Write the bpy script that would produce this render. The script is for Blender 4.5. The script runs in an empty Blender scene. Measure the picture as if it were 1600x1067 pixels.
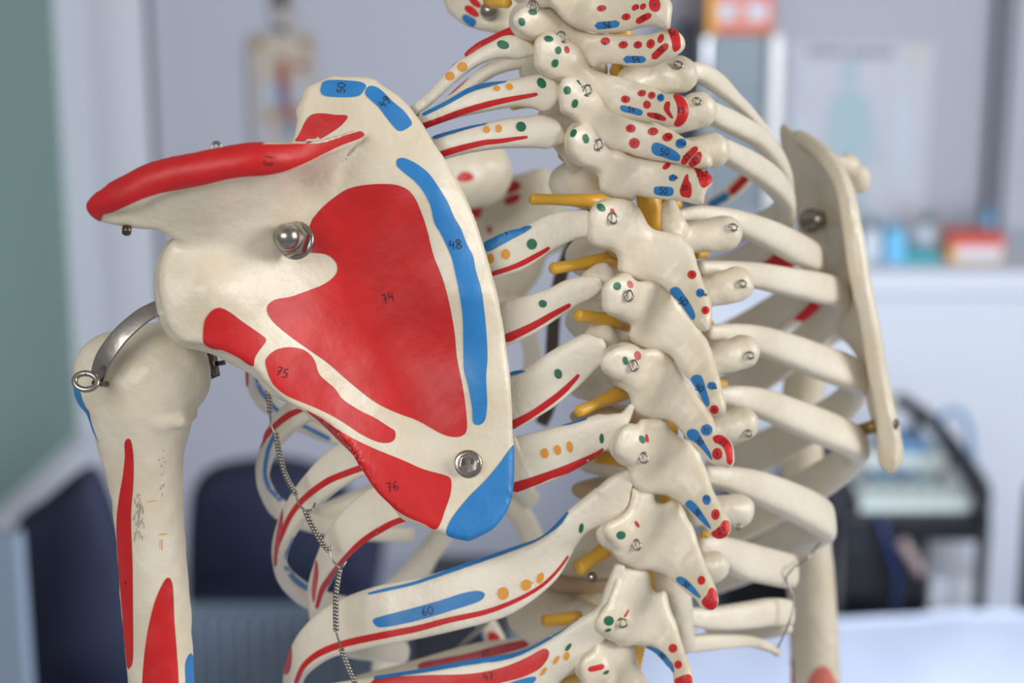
import bpy, bmesh, math, random
import numpy as np
from mathutils import Vector, Matrix
from mathutils.bvhtree import BVHTree
from mathutils.geometry import delaunay_2d_cdt

random.seed(7)
scene = bpy.context.scene
C = scene.collection
F = 3300.0                                  # focal length in pixels of the 1600 px wide frame
PITCH = math.radians(16.0)
CAM = Vector((0.0, 0.0, 1.75))

# ---------------------------------------------------------------- camera
cd = bpy.data.cameras.new('camera')
cam = bpy.data.objects.new('camera', cd); C.objects.link(cam)
cd.sensor_width = 36.0
cd.lens = 36.0 * F / 1600.0
cam.location = CAM
cam.rotation_euler = (math.pi / 2 - PITCH, 0, 0)
cd.clip_start = 0.05; cd.clip_end = 60
cd.dof.use_dof = True
cd.dof.focus_distance = 0.735
cd.dof.aperture_fstop = 8.5
scene.camera = cam
CM = Matrix.Translation(CAM) @ Matrix.Rotation(math.pi / 2 - PITCH, 4, 'X')

# ---------------------------------------------------------------- light and exposure
scene.view_settings.view_transform = 'Standard'
scene.view_settings.look = 'None'
scene.view_settings.gamma = 1.0
scene.view_settings.use_curve_mapping = False
scene.view_settings.exposure = 0.24
wd = bpy.data.worlds.new('daylight'); scene.world = wd; wd.use_nodes = True
wd.node_tree.nodes['Background'].inputs[0].default_value = (1.0, 0.98, 0.96, 1)
wd.node_tree.nodes['Background'].inputs[1].default_value = 0.25

def area(name, loc, target, size, size_y, power, col):
    l = bpy.data.lights.new(name, 'AREA'); l.shape = 'RECTANGLE'; l.size = size; l.size_y = size_y
    l.energy = power; l.color = col
    o = bpy.data.objects.new(name, l); C.objects.link(o); o.location = loc
    d = Vector(target) - Vector(loc)
    o.rotation_euler = d.to_track_quat('-Z', 'Y').to_euler()
    return o
area('window_daylight_right', (2.6, 0.3, 2.3), (0, 0.9, 1.45), 1.3, 1.3, 48, (1.0, 0.98, 0.95))
area('window_daylight_behind', (-0.9, -1.6, 2.7), (0, 0.9, 1.4), 1.4, 1.0, 31, (1.0, 0.97, 0.93))
area('back_wall_fill', (0.9, 1.95, 1.15), (-1.0, 4.4, 0.4), 0.8, 0.8, 30, (0.84, 0.91, 1.0))  # added bluish fill in mid-room to brighten the back wall, no window there

# ---------------------------------------------------------------- materials
def srgb(r, g, b):
    f = lambda v: (v / 12.92 if v <= 0.04045 else ((v + 0.055) / 1.055) ** 2.4)
    return (f(r / 255), f(g / 255), f(b / 255), 1)
MATS = {}
def mat(name, col, rough=0.5, metal=0.0, bump=0.0, bscale=60.0, var=0.0, vscale=30.0, col2=None, coat=0.0, trans=0.0, sss=0.0):
    m = bpy.data.materials.new(name); m.use_nodes = True
    nt = m.node_tree; b = nt.nodes['Principled BSDF']
    b.inputs['Base Color'].default_value = col
    b.inputs['Roughness'].default_value = rough
    b.inputs['Metallic'].default_value = metal
    b.inputs['Coat Weight'].default_value = coat
    b.inputs['Coat Roughness'].default_value = 0.25
    b.inputs['Transmission Weight'].default_value = trans
    if sss:
        b.inputs['Subsurface Weight'].default_value = sss
        b.inputs['Subsurface Radius'].default_value = (0.004, 0.0025, 0.0015)
        b.inputs['Subsurface Scale'].default_value = 0.6
    tc = nt.nodes.new('ShaderNodeTexCoord')
    if var or col2:
        n = nt.nodes.new('ShaderNodeTexNoise'); n.inputs['Scale'].default_value = vscale
        n.inputs['Detail'].default_value = 5
        nt.links.new(tc.outputs['Object'], n.inputs['Vector'])
        r = nt.nodes.new('ShaderNodeValToRGB')
        r.color_ramp.elements[0].position = 0.35; r.color_ramp.elements[1].position = 0.65
        c2 = col2 or tuple([c * (1 - var) for c in col[:3]] + [1])
        r.color_ramp.elements[0].color = c2; r.color_ramp.elements[1].color = col
        nt.links.new(n.outputs['Fac'], r.inputs['Fac'])
        nt.links.new(r.outputs['Color'], b.inputs['Base Color'])
    if bump:
        n2 = nt.nodes.new('ShaderNodeTexNoise'); n2.inputs['Scale'].default_value = bscale
        n2.inputs['Detail'].default_value = 6
        nt.links.new(tc.outputs['Object'], n2.inputs['Vector'])
        bp = nt.nodes.new('ShaderNodeBump'); bp.inputs['Strength'].default_value = bump
        bp.inputs['Distance'].default_value = 0.002
        nt.links.new(n2.outputs['Fac'], bp.inputs['Height'])
        nt.links.new(bp.outputs['Normal'], b.inputs['Normal'])
    MATS[name] = m
    return m
mat('bone', srgb(225, 217, 199), 0.40, bump=0.22, bscale=260, col2=srgb(216, 204, 180), vscale=40, coat=0.15)
mat('rib_bone', srgb(234, 227, 211), 0.42, bump=0.26, bscale=280, col2=srgb(224, 214, 196), vscale=40, coat=0.15)
mat('red', srgb(204, 24, 28), 0.5, bump=0.12, bscale=260, col2=srgb(190, 20, 24), vscale=60, coat=0.04)
mat('pink', srgb(200, 84, 94), 0.5, bump=0.1, bscale=300, col2=srgb(188, 68, 80), vscale=120)
mat('blue', srgb(38, 128, 196), 0.48, bump=0.12, bscale=260, col2=srgb(28, 116, 184), vscale=60, coat=0.04)
mat('green', srgb(4, 102, 70), 0.5)
mat('ochre', srgb(222, 152, 40), 0.5)
mat('palered', srgb(206, 112, 102), 0.6)
mat('brass', srgb(140, 112, 64), 0.4, metal=.5)
mat('ink', srgb(34, 22, 30), 0.6)
mat('stain', srgb(178, 170, 154), 0.7)
mat('smudge', srgb(156, 150, 136), 0.7)
mat('nerve', srgb(228, 180, 66), 0.38, col2=srgb(214, 160, 48), vscale=50, bump=0.1, coat=0.2)
mat('steel', srgb(162, 158, 152), 0.27, metal=1.0, bump=0.05, bscale=300)
mat('darksteel', srgb(96, 88, 80), 0.34, metal=1.0)
mat('disc', srgb(188, 164, 132), 0.5)
mat('rod', srgb(86, 76, 70), 0.5, metal=0.3)

# ---------------------------------------------------------------- camera-space helpers
def tilt(py): return 0.00004 * (py - 500.0)
def P(px, py, d):
    """a point of the skeleton: where it shows, and how far off it stands (camera frame: x right, y up, z away)"""
    return np.array([(px - 800.0) / F * d, (533.5 - py) / F * d, d])
def toworld(v):
    v = np.asarray(v, dtype=float).reshape(-1, 3).copy()
    v[:, 2] *= -1
    R = np.array(CM.to_3x3()); t = np.array(CM.translation)
    return v @ R.T + t
def Z(x0, y0, s, pts): return [(x0 + p[0] / s, y0 + p[1] / s) + tuple(p[2:]) for p in pts]

def catmull(pts, n=8, closed=False):
    pts = [np.array(p, dtype=float) for p in pts]
    out = []; N = len(pts)
    rng = range(N) if closed else range(N - 1)
    for i in rng:
        if closed: a, b, c, d = pts[(i - 1) % N], pts[i], pts[(i + 1) % N], pts[(i + 2) % N]
        else: a, b, c, d = pts[max(i - 1, 0)], pts[i], pts[i + 1], pts[min(i + 2, N - 1)]
        for j in range(n):
            t = j / n
            out.append(0.5 * ((2 * b) + (-a + c) * t + (2 * a - 5 * b + 4 * c - d) * t * t + (-a + 3 * b - 3 * c + d) * t ** 3))
    if not closed: out.append(pts[-1])
    return out

def resample(pts, n):
    p = np.array(pts, dtype=float); s = np.r_[0, np.cumsum(np.linalg.norm(np.diff(p[:, :2], axis=0), axis=1))]
    t = np.linspace(0, s[-1], n)
    return np.stack([np.interp(t, s, p[:, k]) for k in range(p.shape[1])], 1)

# ---------------------------------------------------------------- signed distance modelling (surface nets)
def tps(ctrl):
    c = np.array(ctrl, dtype=float); n = len(c)
    x = c[:, :2] / 200.0; v = c[:, 2]
    r = np.linalg.norm(x[:, None] - x[None], axis=2)
    K = np.where(r > 0, r * r * np.log(np.maximum(r, 1e-9)), 0)
    A = np.zeros((n + 3, n + 3)); A[:n, :n] = K + np.eye(n) * 1e-3; A[:n, n] = 1; A[:n, n + 1:] = x
    A[n, :n] = 1; A[n + 1:, :n] = x.T
    w = np.linalg.solve(A, np.r_[v, 0, 0, 0])
    def f(px, py):
        q = np.stack([px, py], -1) / 200.0
        sh = q.shape[:-1]; q = q.reshape(-1, 2)
        r = np.linalg.norm(q[:, None] - x[None], axis=2)
        K = np.where(r > 0, r * r * np.log(np.maximum(r, 1e-9)), 0)
        return (K @ w[:n] + w[n] + q @ w[n + 1:]).reshape(sh)
    return f

def poly_sdf(poly, gx, gy):
    p = np.array(poly, dtype=float); q = np.roll(p, -1, 0)
    X = gx.ravel(); Y = gy.ravel()
    d = np.full(X.shape, 1e18); ins = np.zeros(X.shape, bool)
    for a, b in zip(p, q):
        e = b - a; L = e @ e
        if L < 1e-12: continue
        wx = X - a[0]; wy = Y - a[1]
        t = np.clip((wx * e[0] + wy * e[1]) / L, 0, 1)
        d = np.minimum(d, (wx - e[0] * t) ** 2 + (wy - e[1] * t) ** 2)
        c = (a[1] > Y) != (b[1] > Y)
        with np.errstate(divide='ignore', invalid='ignore'):
            xx = a[0] + (Y - a[1]) / (b[1] - a[1] if b[1] != a[1] else 1e-9) * e[0]
        ins ^= c & (X < xx)
    d = np.sqrt(d)
    return np.where(ins, -d, d).reshape(gx.shape)

def bilin(R, x0, y0, st, px, py):
    u = np.clip((px - x0) / st, 0, R.shape[1] - 1.001); v = np.clip((py - y0) / st, 0, R.shape[0] - 1.001)
    i = u.astype(int); j = v.astype(int); fu = u - i; fv = v - j
    return (R[j, i] * (1 - fu) * (1 - fv) + R[j, i + 1] * fu * (1 - fv) + R[j + 1, i] * (1 - fu) * fv + R[j + 1, i + 1] * fu * fv)

class Sdf:
    def __init__(s, k=0.003): s.p = []; s.k = k
    def cone(s, a, b, ra, rb, k=None, sub=False):
        a = np.array(a); b = np.array(b); r = max(ra, rb)
        def f(x, y, z):
            e = b - a; L = e @ e
            t = np.clip(((x - a[0]) * e[0] + (y - a[1]) * e[1] + (z - a[2]) * e[2]) / max(L, 1e-12), 0, 1)
            return np.sqrt((x - a[0] - e[0] * t) ** 2 + (y - a[1] - e[1] * t) ** 2 + (z - a[2] - e[2] * t) ** 2) - (ra + (rb - ra) * t)
        s.p.append((f, np.minimum(a, b) - r, np.maximum(a, b) + r, k, sub))
    def chain(s, pts, k=None, sub=False):
        for p, q in zip(pts[:-1], pts[1:]): s.cone(p[0], q[0], p[1], q[1], k, sub)
    def ell(s, c, r, k=None, sub=False, rot=0.0):
        c = np.array(c); r = np.array(r, dtype=float); R = r.max()
        cr, sr = math.cos(rot), math.sin(rot)
        def f(x, y, z):
            u = (x - c[0]) * cr + (y - c[1]) * sr; v = -(x - c[0]) * sr + (y - c[1]) * cr; w = z - c[2]
            k0 = np.sqrt((u / r[0]) ** 2 + (v / r[1]) ** 2 + (w / r[2]) ** 2)
            k1 = np.sqrt((u / r[0] ** 2) ** 2 + (v / r[1] ** 2) ** 2 + (w / r[2] ** 2) ** 2)
            return k0 * (k0 - 1) / np.maximum(k1, 1e-9)
        s.p.append((f, c - R, c + R, k, sub))
    def plate(s, poly, depth, thick, k=None, rnd=None, smooth=True):
        """a bone plate with this outline, lying on the surface depth(px,py), thick metres through"""
        if smooth: poly = [tuple(q) for q in catmull(poly, 4, True)]
        p = np.array(poly); st = 3.0
        x0, y0 = p.min(0) - 60; x1, y1 = p.max(0) + 60
        gx, gy = np.meshgrid(np.arange(x0, x1, st), np.arange(y0, y1, st))
        S = poly_sdf(poly, gx, gy)
        df = tps(depth) if not callable(depth) else depth
        D = df(gx, gy)
        T = np.full_like(D, thick) if not callable(thick) and not isinstance(thick, list) else tps(thick)(gx, gy)
        m = S < 20
        dmin, dmax = D[m].min() - T[m].max(), D[m].max() + T[m].max()
        def f(x, y, z):
            px = 800 + F * x / z; py = 533.5 - F * y / z
            d2 = bilin(S, x0, y0, st, px, py) * z / F
            d0 = bilin(D, x0, y0, st, px, py); t = bilin(T, x0, y0, st, px, py) / 2
            r = t * 0.96 if rnd is None else rnd
            a = d2 + r; b = np.abs(z - d0) - t + r
            return np.sqrt(np.maximum(a, 0) ** 2 + np.maximum(b, 0) ** 2) + np.minimum(np.maximum(a, b), 0) - r
        xs = [P(a, b, c) for a in (x0 + 50, x1 - 50) for b in (y0 + 50, y1 - 50) for c in (dmin, dmax)]
        s.p.append((f, np.min(xs, 0), np.max(xs, 0), k, False))
        return df
    def mesh(s, h=0.0009, amp=0.00035, freq=1.0):
        lo = np.min([p[1] for p in s.p if not p[4]], 0) - 3 * h; hi = np.max([p[2] for p in s.p if not p[4]], 0) + 3 * h
        n = np.ceil((hi - lo) / h).astype(int) + 1
        V = np.full(n, 0.01, dtype=np.float32)
        ax = [lo[i] + np.arange(n[i]) * h for i in range(3)]
        for f, a, b, k, sub in s.p:
            k = s.k if k is None else k
            m = k + 2 * h
            i0 = np.clip(((a - m - lo) / h).astype(int), 0, n - 1); i1 = np.clip(np.ceil((b + m - lo) / h).astype(int) + 1, 1, n)
            sl = tuple(slice(i0[i], i1[i]) for i in range(3))
            x, y, z = np.meshgrid(ax[0][sl[0]], ax[1][sl[1]], ax[2][sl[2]], indexing='ij')
            d = f(x, y, z); c = V[sl]
            if sub:
                d = -d; q = np.clip(0.5 - 0.5 * (c - d) / k, 0, 1); V[sl] = c * (1 - q) + d * q + k * q * (1 - q)
            else:
                q = np.clip(0.5 + 0.5 * (c - d) / k, 0, 1); V[sl] = c * (1 - q) + d * q - k * q * (1 - q)
        if amp:
            x, y, z = np.meshgrid(ax[0], ax[1], ax[2], indexing='ij', sparse=True)
            N = 0
            for (fx, fy, fz, ph, w) in ((520, 310, 190, .3, 1), (-260, 470, 330, 1.7, 1), (210, -390, 560, 4.1, 1), (900, 640, -420, 2.2, .5), (-760, 880, 510, .9, .5), (1300, -900, 1100, 3.3, .3), (-1100, -1400, 900, 5.0, .3)):
                N = N + w * np.sin(fx * freq * x + fy * freq * y + fz * freq * z + ph)
            V = V + (amp * 0.45) * N
        return nets(V, lo, h)

def nets(V, lo, h):
    I = V < 0
    cs = [(i, j, k) for i in (0, 1) for j in (0, 1) for k in (0, 1)]
    n = np.array(V.shape) - 1
    sh = lambda A, c: A[c[0]:c[0] + n[0], c[1]:c[1] + n[1], c[2]:c[2] + n[2]]
    cnt = sum(sh(I, c).astype(np.int8) for c in cs)
    act = (cnt > 0) & (cnt < 8)
    idx = -np.ones(n, dtype=np.int64); A = np.argwhere(act); idx[act] = np.arange(len(A))
    acc = np.zeros((len(A), 3)); w = np.zeros(len(A))
    vals = {c: V[A[:, 0] + c[0], A[:, 1] + c[1], A[:, 2] + c[2]].astype(float) for c in cs}
    for c in cs:
        for ax in range(3):
            if c[ax]: continue
            d = list(c); d[ax] = 1; d = tuple(d)
            a, b = vals[c], vals[d]; m = (a < 0) != (b < 0)
            t = np.where(m, a / np.where(m, a - b, 1), 0)
            p = np.tile(np.array(c, float), (len(A), 1)); p[:, ax] += t
            acc[m] += p[m]; w[m] += 1
    verts = lo + (A + acc / w[:, None]) * h
    faces = []
    for ax in range(3):
        u, v = [(1, 2), (2, 0), (0, 1)][ax]
        s0 = [slice(1, -1)] * 3; s1 = [slice(1, -1)] * 3
        s0[ax] = slice(0, -1); s1[ax] = slice(1, None)
        a = I[tuple(s0)]; b = I[tuple(s1)]
        E = np.argwhere(a != b); off = np.ones(3, int); off[ax] = 0
        E0 = E + off
        ina = I[E0[:, 0], E0[:, 1], E0[:, 2]]
        def cell(du, dv):
            q = E0.copy(); q[:, u] -= du; q[:, v] -= dv
            return idx[q[:, 0], q[:, 1], q[:, 2]]
        Q = np.stack([cell(0, 0), cell(1, 0), cell(1, 1), cell(0, 1)], 1)
        Q[~ina] = Q[~ina][:, ::-1]
        faces.append(Q)
    Fa = np.concatenate(faces)
    Fa = Fa[(Fa >= 0).all(1)]
    nv = len(verts)
    e0 = np.concatenate([Fa[:, 0], Fa[:, 1], Fa[:, 2], Fa[:, 3]]); e1 = np.concatenate([Fa[:, 1], Fa[:, 2], Fa[:, 3], Fa[:, 0]])
    ii = np.r_[e0, e1]; jj = np.r_[e1, e0]; cnt_ = np.maximum(np.bincount(ii, minlength=nv), 1)[:, None]
    for lam in (.5, .5, -.30, .5, -.32):
        s_ = np.stack([np.bincount(ii, weights=verts[jj, k], minlength=nv) for k in range(3)], 1) / cnt_
        verts = verts + lam * (s_ - verts)
    return verts, Fa

# ---------------------------------------------------------------- bones: a mesh in camera space + paint on it
CAGE = P(877, 500, 0.88)
class Bone:
    def __init__(s, verts, faces, base='bone'):
        s.v = [tuple(x) for x in verts]; s.f = [tuple(int(i) for i in q) for q in faces]; s.m = [0] * len(s.f)
        s.mats = [base]; s.bvh = BVHTree.FromPolygons([Vector(v) for v in s.v], s.f)
        s.layer = 0
    def add(s, verts, faces, m):
        if m not in s.mats: s.mats.append(m)
        o = len(s.v); s.v += [tuple(x) for x in verts]
        s.f += [tuple(i + o for i in q) for q in faces]; s.m += [s.mats.index(m)] * len(faces)
    def hit(s, px, py, dn=None):
        d = Vector(((px - 800) / F, (533.5 - py) / F, 1.0))
        r = s.bvh.ray_cast(Vector((0, 0, 0)), d)
        if r[0] is not None:
            return r[0], r[1]
        return None
    def paint(s, poly, m, smooth=True, off=0.00018, step=4.0, inner=True):
        if smooth: poly = [(q[0], q[1]) for q in catmull([p[:2] for p in poly], 5, True)]
        L = sum(math.dist(poly[i], poly[(i + 1) % len(poly)]) for i in range(len(poly)))
        poly = resample(list(poly) + [poly[0]], max(8, int(L / max(2.0, min(step, L / 24)))))[:-1]
        pts = [Vector((float(a), float(b))) for a, b in poly]
        n = len(pts)
        if inner:
            lo = poly.min(0); hi = poly.max(0)
            gx, gy = np.meshgrid(np.arange(lo[0], hi[0], step), np.arange(lo[1], hi[1], step))
            sd = poly_sdf(poly, gx, gy)
            k = sd < -0.55 * step
            pts += [Vector((float(a), float(b))) for a, b in zip(gx[k], gy[k])]
        r = delaunay_2d_cdt(pts, [], [list(range(n))], 1, 1e-4)
        vs, fs = r[0], r[2]
        if not fs: return
        H = [s.hit(v.x, v.y) for v in vs]
        good = [h for h in H if h is not None]
        if not good: return
        g2 = [(v, h) for v, h in zip(vs, H) if h is not None]
        out = []
        for v, h in zip(vs, H):
            if h is None:
                nb = min(g2, key=lambda q: (q[0].x - v.x) ** 2 + (q[0].y - v.y) ** 2)
                t0, t1 = 0.0, 1.0; h = nb[1]              # the paint ends where the bone turns away
                for _ in range(9):
                    tm = (t0 + t1) / 2
                    hh = s.hit(nb[0].x + (v.x - nb[0].x) * tm, nb[0].y + (v.y - nb[0].y) * tm)
                    if hh is None: t1 = tm
                    else: t0 = tm; h = hh
            nn = h[1].normalized()
            if nn.z > 0 and h[0].dot(nn) > 0: nn = -nn
            out.append(tuple(h[0] + nn * (off + s.layer)))
        # keep the paint on top of the bone where the surface bulges between its vertices
        for it in range(3):
            push = {}
            for f in fs:
                c = [sum(out[i][k] for i in f) / 3 for k in range(3)]
                cand = [(c, f)] + [([(out[f[i]][k] + out[f[(i + 1) % 3]][k]) / 2 for k in range(3)], (f[i], f[(i + 1) % 3])) for i in range(3)]
                for q, ids in cand:
                    cv = Vector(q); dd_ = cv.normalized()
                    r_ = s.bvh.ray_cast(Vector((0, 0, 0)), dd_)
                    if r_[0] is not None:
                        gap = (cv.length - r_[3]) + 0.00010
                        if 0 < gap < 0.004:
                            for i in ids: push[i] = max(push.get(i, 0), gap)
            if not push: break
            for i, g in push.items():
                v_ = Vector(out[i]); out[i] = tuple(v_ - v_.normalized() * g)
        # drop faces that jump in depth
        keep = [f for f in fs if max(out[i][2] for i in f) - min(out[i][2] for i in f) < 0.014]
        s.add(out, [tuple(f)[::-1] for f in keep], m)
        s.layer += 0.000004
    def stroke(s, pts, w, m, off=0.00018, step=5.0, cap=True):
        p = np.array([q[:2] for q in catmull(pts, 6)]) if len(pts) > 2 else np.array(pts, float)[:, :2]
        ws = np.interp(np.linspace(0, 1, len(p)), np.linspace(0, 1, len(w)), w) if isinstance(w, (list, tuple)) else np.full(len(p), w)
        t = np.gradient(p, axis=0); t /= np.maximum(np.linalg.norm(t, axis=1), 1e-9)[:, None]
        nrm = np.stack([-t[:, 1], t[:, 0]], 1)
        a = p + nrm * ws[:, None] / 2; b = p - nrm * ws[:, None] / 2
        e1 = [p[-1] + t[-1] * ws[-1] * 0.45] if cap else []; e0 = [p[0] - t[0] * ws[0] * 0.45] if cap else []
        s.paint(list(a) + e1 + list(b[::-1]) + e0, m, smooth=False, off=off, step=step)
    def dot(s, x, y, rx, ry, m, rot=0.0):
        c, q = math.cos(math.radians(rot)), math.sin(math.radians(rot))
        s.paint([(x + rx * math.cos(a) * c - ry * math.sin(a) * q, y + rx * math.cos(a) * q + ry * math.sin(a) * c) for a in np.linspace(0, 2 * math.pi, 15)[:-1]], m, step=3.0, off=0.00025)
    def text(s, txt, x, y, h, rot=0.0, w=None, m='ink'):
        c, q = math.cos(math.radians(rot)), math.sin(math.radians(rot))
        adv = h * 0.72; x0 = -adv * (len(txt) - 1) / 2
        for i, ch in enumerate(txt):
            for st in GLYPH[ch]:
                pts = []
                for u, v in st:
                    a = x0 + i * adv + (u - 0.3) * h; b = (v - 0.5) * h
                    pts.append((x + a * c - b * q, y + a * q + b * c))
                s.thin(pts, w or max(1.2, h * 0.09), m)
    def thin(s, pts, w, m, off=0.00042):
        p = np.array(pts, float)
        if len(p) > 2: p = np.array(catmull(p, 4))
        t = np.gradient(p, axis=0); t /= np.maximum(np.linalg.norm(t, axis=1), 1e-9)[:, None]
        nrm = np.stack([-t[:, 1], t[:, 0]], 1) * w / 2
        V = []
        for a in list(p + nrm) + list(p - nrm):
            h = s.hit(a[0], a[1])
            if h is None: return
            nn = h[1].normalized()
            if h[0].dot(nn) > 0: nn = -nn
            V.append(tuple(h[0] + nn * (off + s.layer)))
        n = len(p)
        s.add(V, [(i, i + 1, n + i + 1, n + i) for i in range(n - 1)], m)
    def build(s, name, parent=None):
        return link_mesh(name, s.v, s.f, s.mats, s.m, parent)

GLYPH = {'0': [[(.3, 0), (.05, .25), (.05, .7), (.3, 1), (.55, .7), (.55, .25), (.3, 0)]],
 '1': [[(.3, 0), (.3, 1)]], '2': [[(.05, .2), (.3, 0), (.5, .25), (.05, 1)], [(.05, 1), (.55, 1)]],
 '3': [[(.05, .1), (.35, 0), (.5, .2), (.25, .45)], [(.25, .45), (.55, .7), (.3, 1), (.05, .9)]],
 '4': [[(.2, 0), (.05, .55)], [(.05, .55), (.55, .5)], [(.48, .2), (.42, 1)]],
 '5': [[(.5, 0), (.15, 0)], [(.15, 0), (.1, .45)], [(.1, .45), (.45, .45), (.5, .8), (.25, 1), (.05, .9)]],
 '6': [[(.45, 0), (.12, .4), (.08, .8), (.3, 1), (.52, .78), (.35, .55), (.1, .7)]],
 '7': [[(.05, .05), (.5, .02)], [(.5, .02), (.25, 1)], [(.12, .5), (.45, .48)]],
 '8': [[(.3, .48), (.1, .25), (.3, 0), (.5, .25), (.3, .48), (.05, .75), (.3, 1), (.55, .75), (.3, .48)]],
 '9': [[(.5, .25), (.25, .45), (.08, .25), (.3, 0), (.5, .2), (.45, .6), (.2, 1)]],
 'a': [[(.5, .5), (.2, .5), (.1, .8), (.3, 1), (.5, .6)], [(.5, .5), (.55, 1)]],
 '.': [[(.25, .9), (.3, 1)]]}

def link_mesh(name, verts, faces, mats, midx, parent=None, smooth=True, world=False):
    v = np.array(verts, float) if world else toworld(verts)
    c = (v.min(0) + v.max(0)) / 2
    me = bpy.data.meshes.new(name)
    me.from_pydata([tuple(x) for x in (v - c)], [], faces)
    for m in mats: me.materials.append(MATS[m])
    me.polygons.foreach_set('material_index', midx if len(midx) else [0] * len(me.polygons))
    if smooth: me.polygons.foreach_set('use_smooth', [True] * len(me.polygons))
    me.update()
    o = bpy.data.objects.new(name, me); C.objects.link(o)
    if parent is not None:
        o.parent = parent
        pw = Vector(parent['_w']) if '_w' in parent else parent.location
        o.location = Vector(c) - pw
    else: o.location = c
    o['_w'] = tuple(float(x) for x in c)
    return o

def sweep(pts, nrm=None, n=14, sq=2.6, base='bone'):
    """pts: (p3, half_width, half_thick); nrm: outward normals (flat side) or None for round"""
    p = np.array([q[0] for q in pts]); hw = np.array([q[1] for q in pts]); ht = np.array([q[2] for q in pts])
    t = np.gradient(p, axis=0); t /= np.linalg.norm(t, axis=1)[:, None]
    V = []; Fc = []
    prev = None
    for i in range(len(p)):
        if nrm is not None: r = nrm[i] - t[i] * (nrm[i] @ t[i])
        else:
            r = (np.array([0, 0, -1.0]) if prev is None else prev)
            if abs(r @ t[i]) > .95: r = np.array([1.0, 0, 0])
            r = r - t[i] * (r @ t[i])
        r /= max(np.linalg.norm(r), 1e-9); prev = r
        w = np.cross(t[i], r)
        for j in range(n):
            a = 2 * math.pi * j / n; ca, sa = math.cos(a), math.sin(a)
            V.append(p[i] + w * hw[i] * math.copysign(abs(ca) ** (2 / sq), ca) + r * ht[i] * math.copysign(abs(sa) ** (2 / sq), sa))
    for i in range(len(p) - 1):
        for j in range(n):
            k = (j + 1) % n
            Fc.append((i * n + j, i * n + k, (i + 1) * n + k, (i + 1) * n + j))
    Fc.append(tuple(range(n))[::-1]); Fc.append(tuple((len(p) - 1) * n + j for j in range(n)))
    return V, Fc

def wire(pts, r, name, m, parent, n=8, closed=False):
    q = catmull([np.array(p) for p in pts], 6, closed) if len(pts) > 2 else [np.array(p) for p in pts]
    if closed: q = q + [q[0], q[1]]
    V, Fc = sweep([(x, r, r) for x in q], None, n, 2.0)
    return link_mesh(name, V, Fc, [m], [0] * len(Fc), parent)

def skin(V, Fc, name, m, parent, smooth=True): return link_mesh(name, V, Fc, [m], [0] * len(Fc), parent, smooth)

# ---------------------------------------------------------------- the skeleton: one thing on its stand
SK = bpy.data.objects.new('anatomical_skeleton', None); C.objects.link(SK)
SK.location = toworld([P(900, 1500, 0.9)])[0]
SK['_w'] = tuple(SK.location)
SK['label'] = 'large cream anatomical skeleton model with red and blue painted muscle areas, seen from behind'
SK['category'] = 'skeleton model'
# ================================================================ LEFT SCAPULA
A = lambda p: Z(400, 100, 3.5556, p)
B = lambda p: Z(400, 400, 2.3711, p)
A2 = lambda p: Z(100, 100, 3.5575, p)
C3 = lambda p: Z(100, 350, 3.0475, p)
body = [(452, 226), (463, 195), (470, 160), (483, 138), (505, 125), (535, 121), (570, 122), (600, 134), (630, 155), (655, 185), (668, 205), (680, 225),
        (700, 255), (720, 290), (738, 330), (752, 370), (764, 410), (775, 450), (783, 490), (791, 540), (797, 590), (800, 640), (802, 690), (803, 740),
        (797, 785), (780, 815), (760, 832), (735, 841), (710, 840), (685, 829), (655, 818), (625, 800), (600, 778), (580, 755), (565, 730), (550, 705),
        (530, 680), (510, 663), (480, 645), (450, 628), (430, 612), (415, 596), (400, 578), (385, 566), (362, 555), (340, 548), (318, 538), (300, 536), (284, 533),
        (268, 515), (258, 490), (252, 460), (250, 430), (254, 405), (262, 387), (278, 376), (330, 350), (400, 280)]
dep = [(460, 220, .742), (540, 125, .752), (600, 140, .752), (660, 200, .752), (720, 290, .750), (764, 410, .748), (790, 540, .745), (800, 690, .740), (740, 840, .728), (660, 815, .724),
       (760, 600, .738), (740, 450, .740), (690, 300, .743), (640, 250, .744), (570, 240, .7405), (560, 170, .747),
       (600, 330, .742), (560, 450, .742), (600, 560, .741), (660, 650, .737), (700, 560, .7405), (650, 450, .7415), (720, 760, .731),
       (600, 700, .729), (520, 620, .726), (440, 570, .722), (560, 600, .7335), (480, 500, .733), (420, 440, .727), (370, 510, .718), (300, 530, .716), (265, 450, .719),
       (300, 400, .722), (380, 380, .728), (450, 330, .733), (500, 400, .739), (330, 450, .715)]
dep = [(a, b, c + tilt(b)) for a, b, c in dep]
sc = Sdf(0.004)
thk = [(540, 125, .0040), (780, 500, .0046), (730, 830, .0060), (600, 780, .0055), (430, 600, .008), (280, 450, .018), (560, 450, .0035), (650, 500, .0035), (350, 500, .012), (600, 300, .0035), (460, 210, .004), (800, 700, .005)]
bodyD = sc.plate(body, dep, thk, rnd=0.0016)
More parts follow.
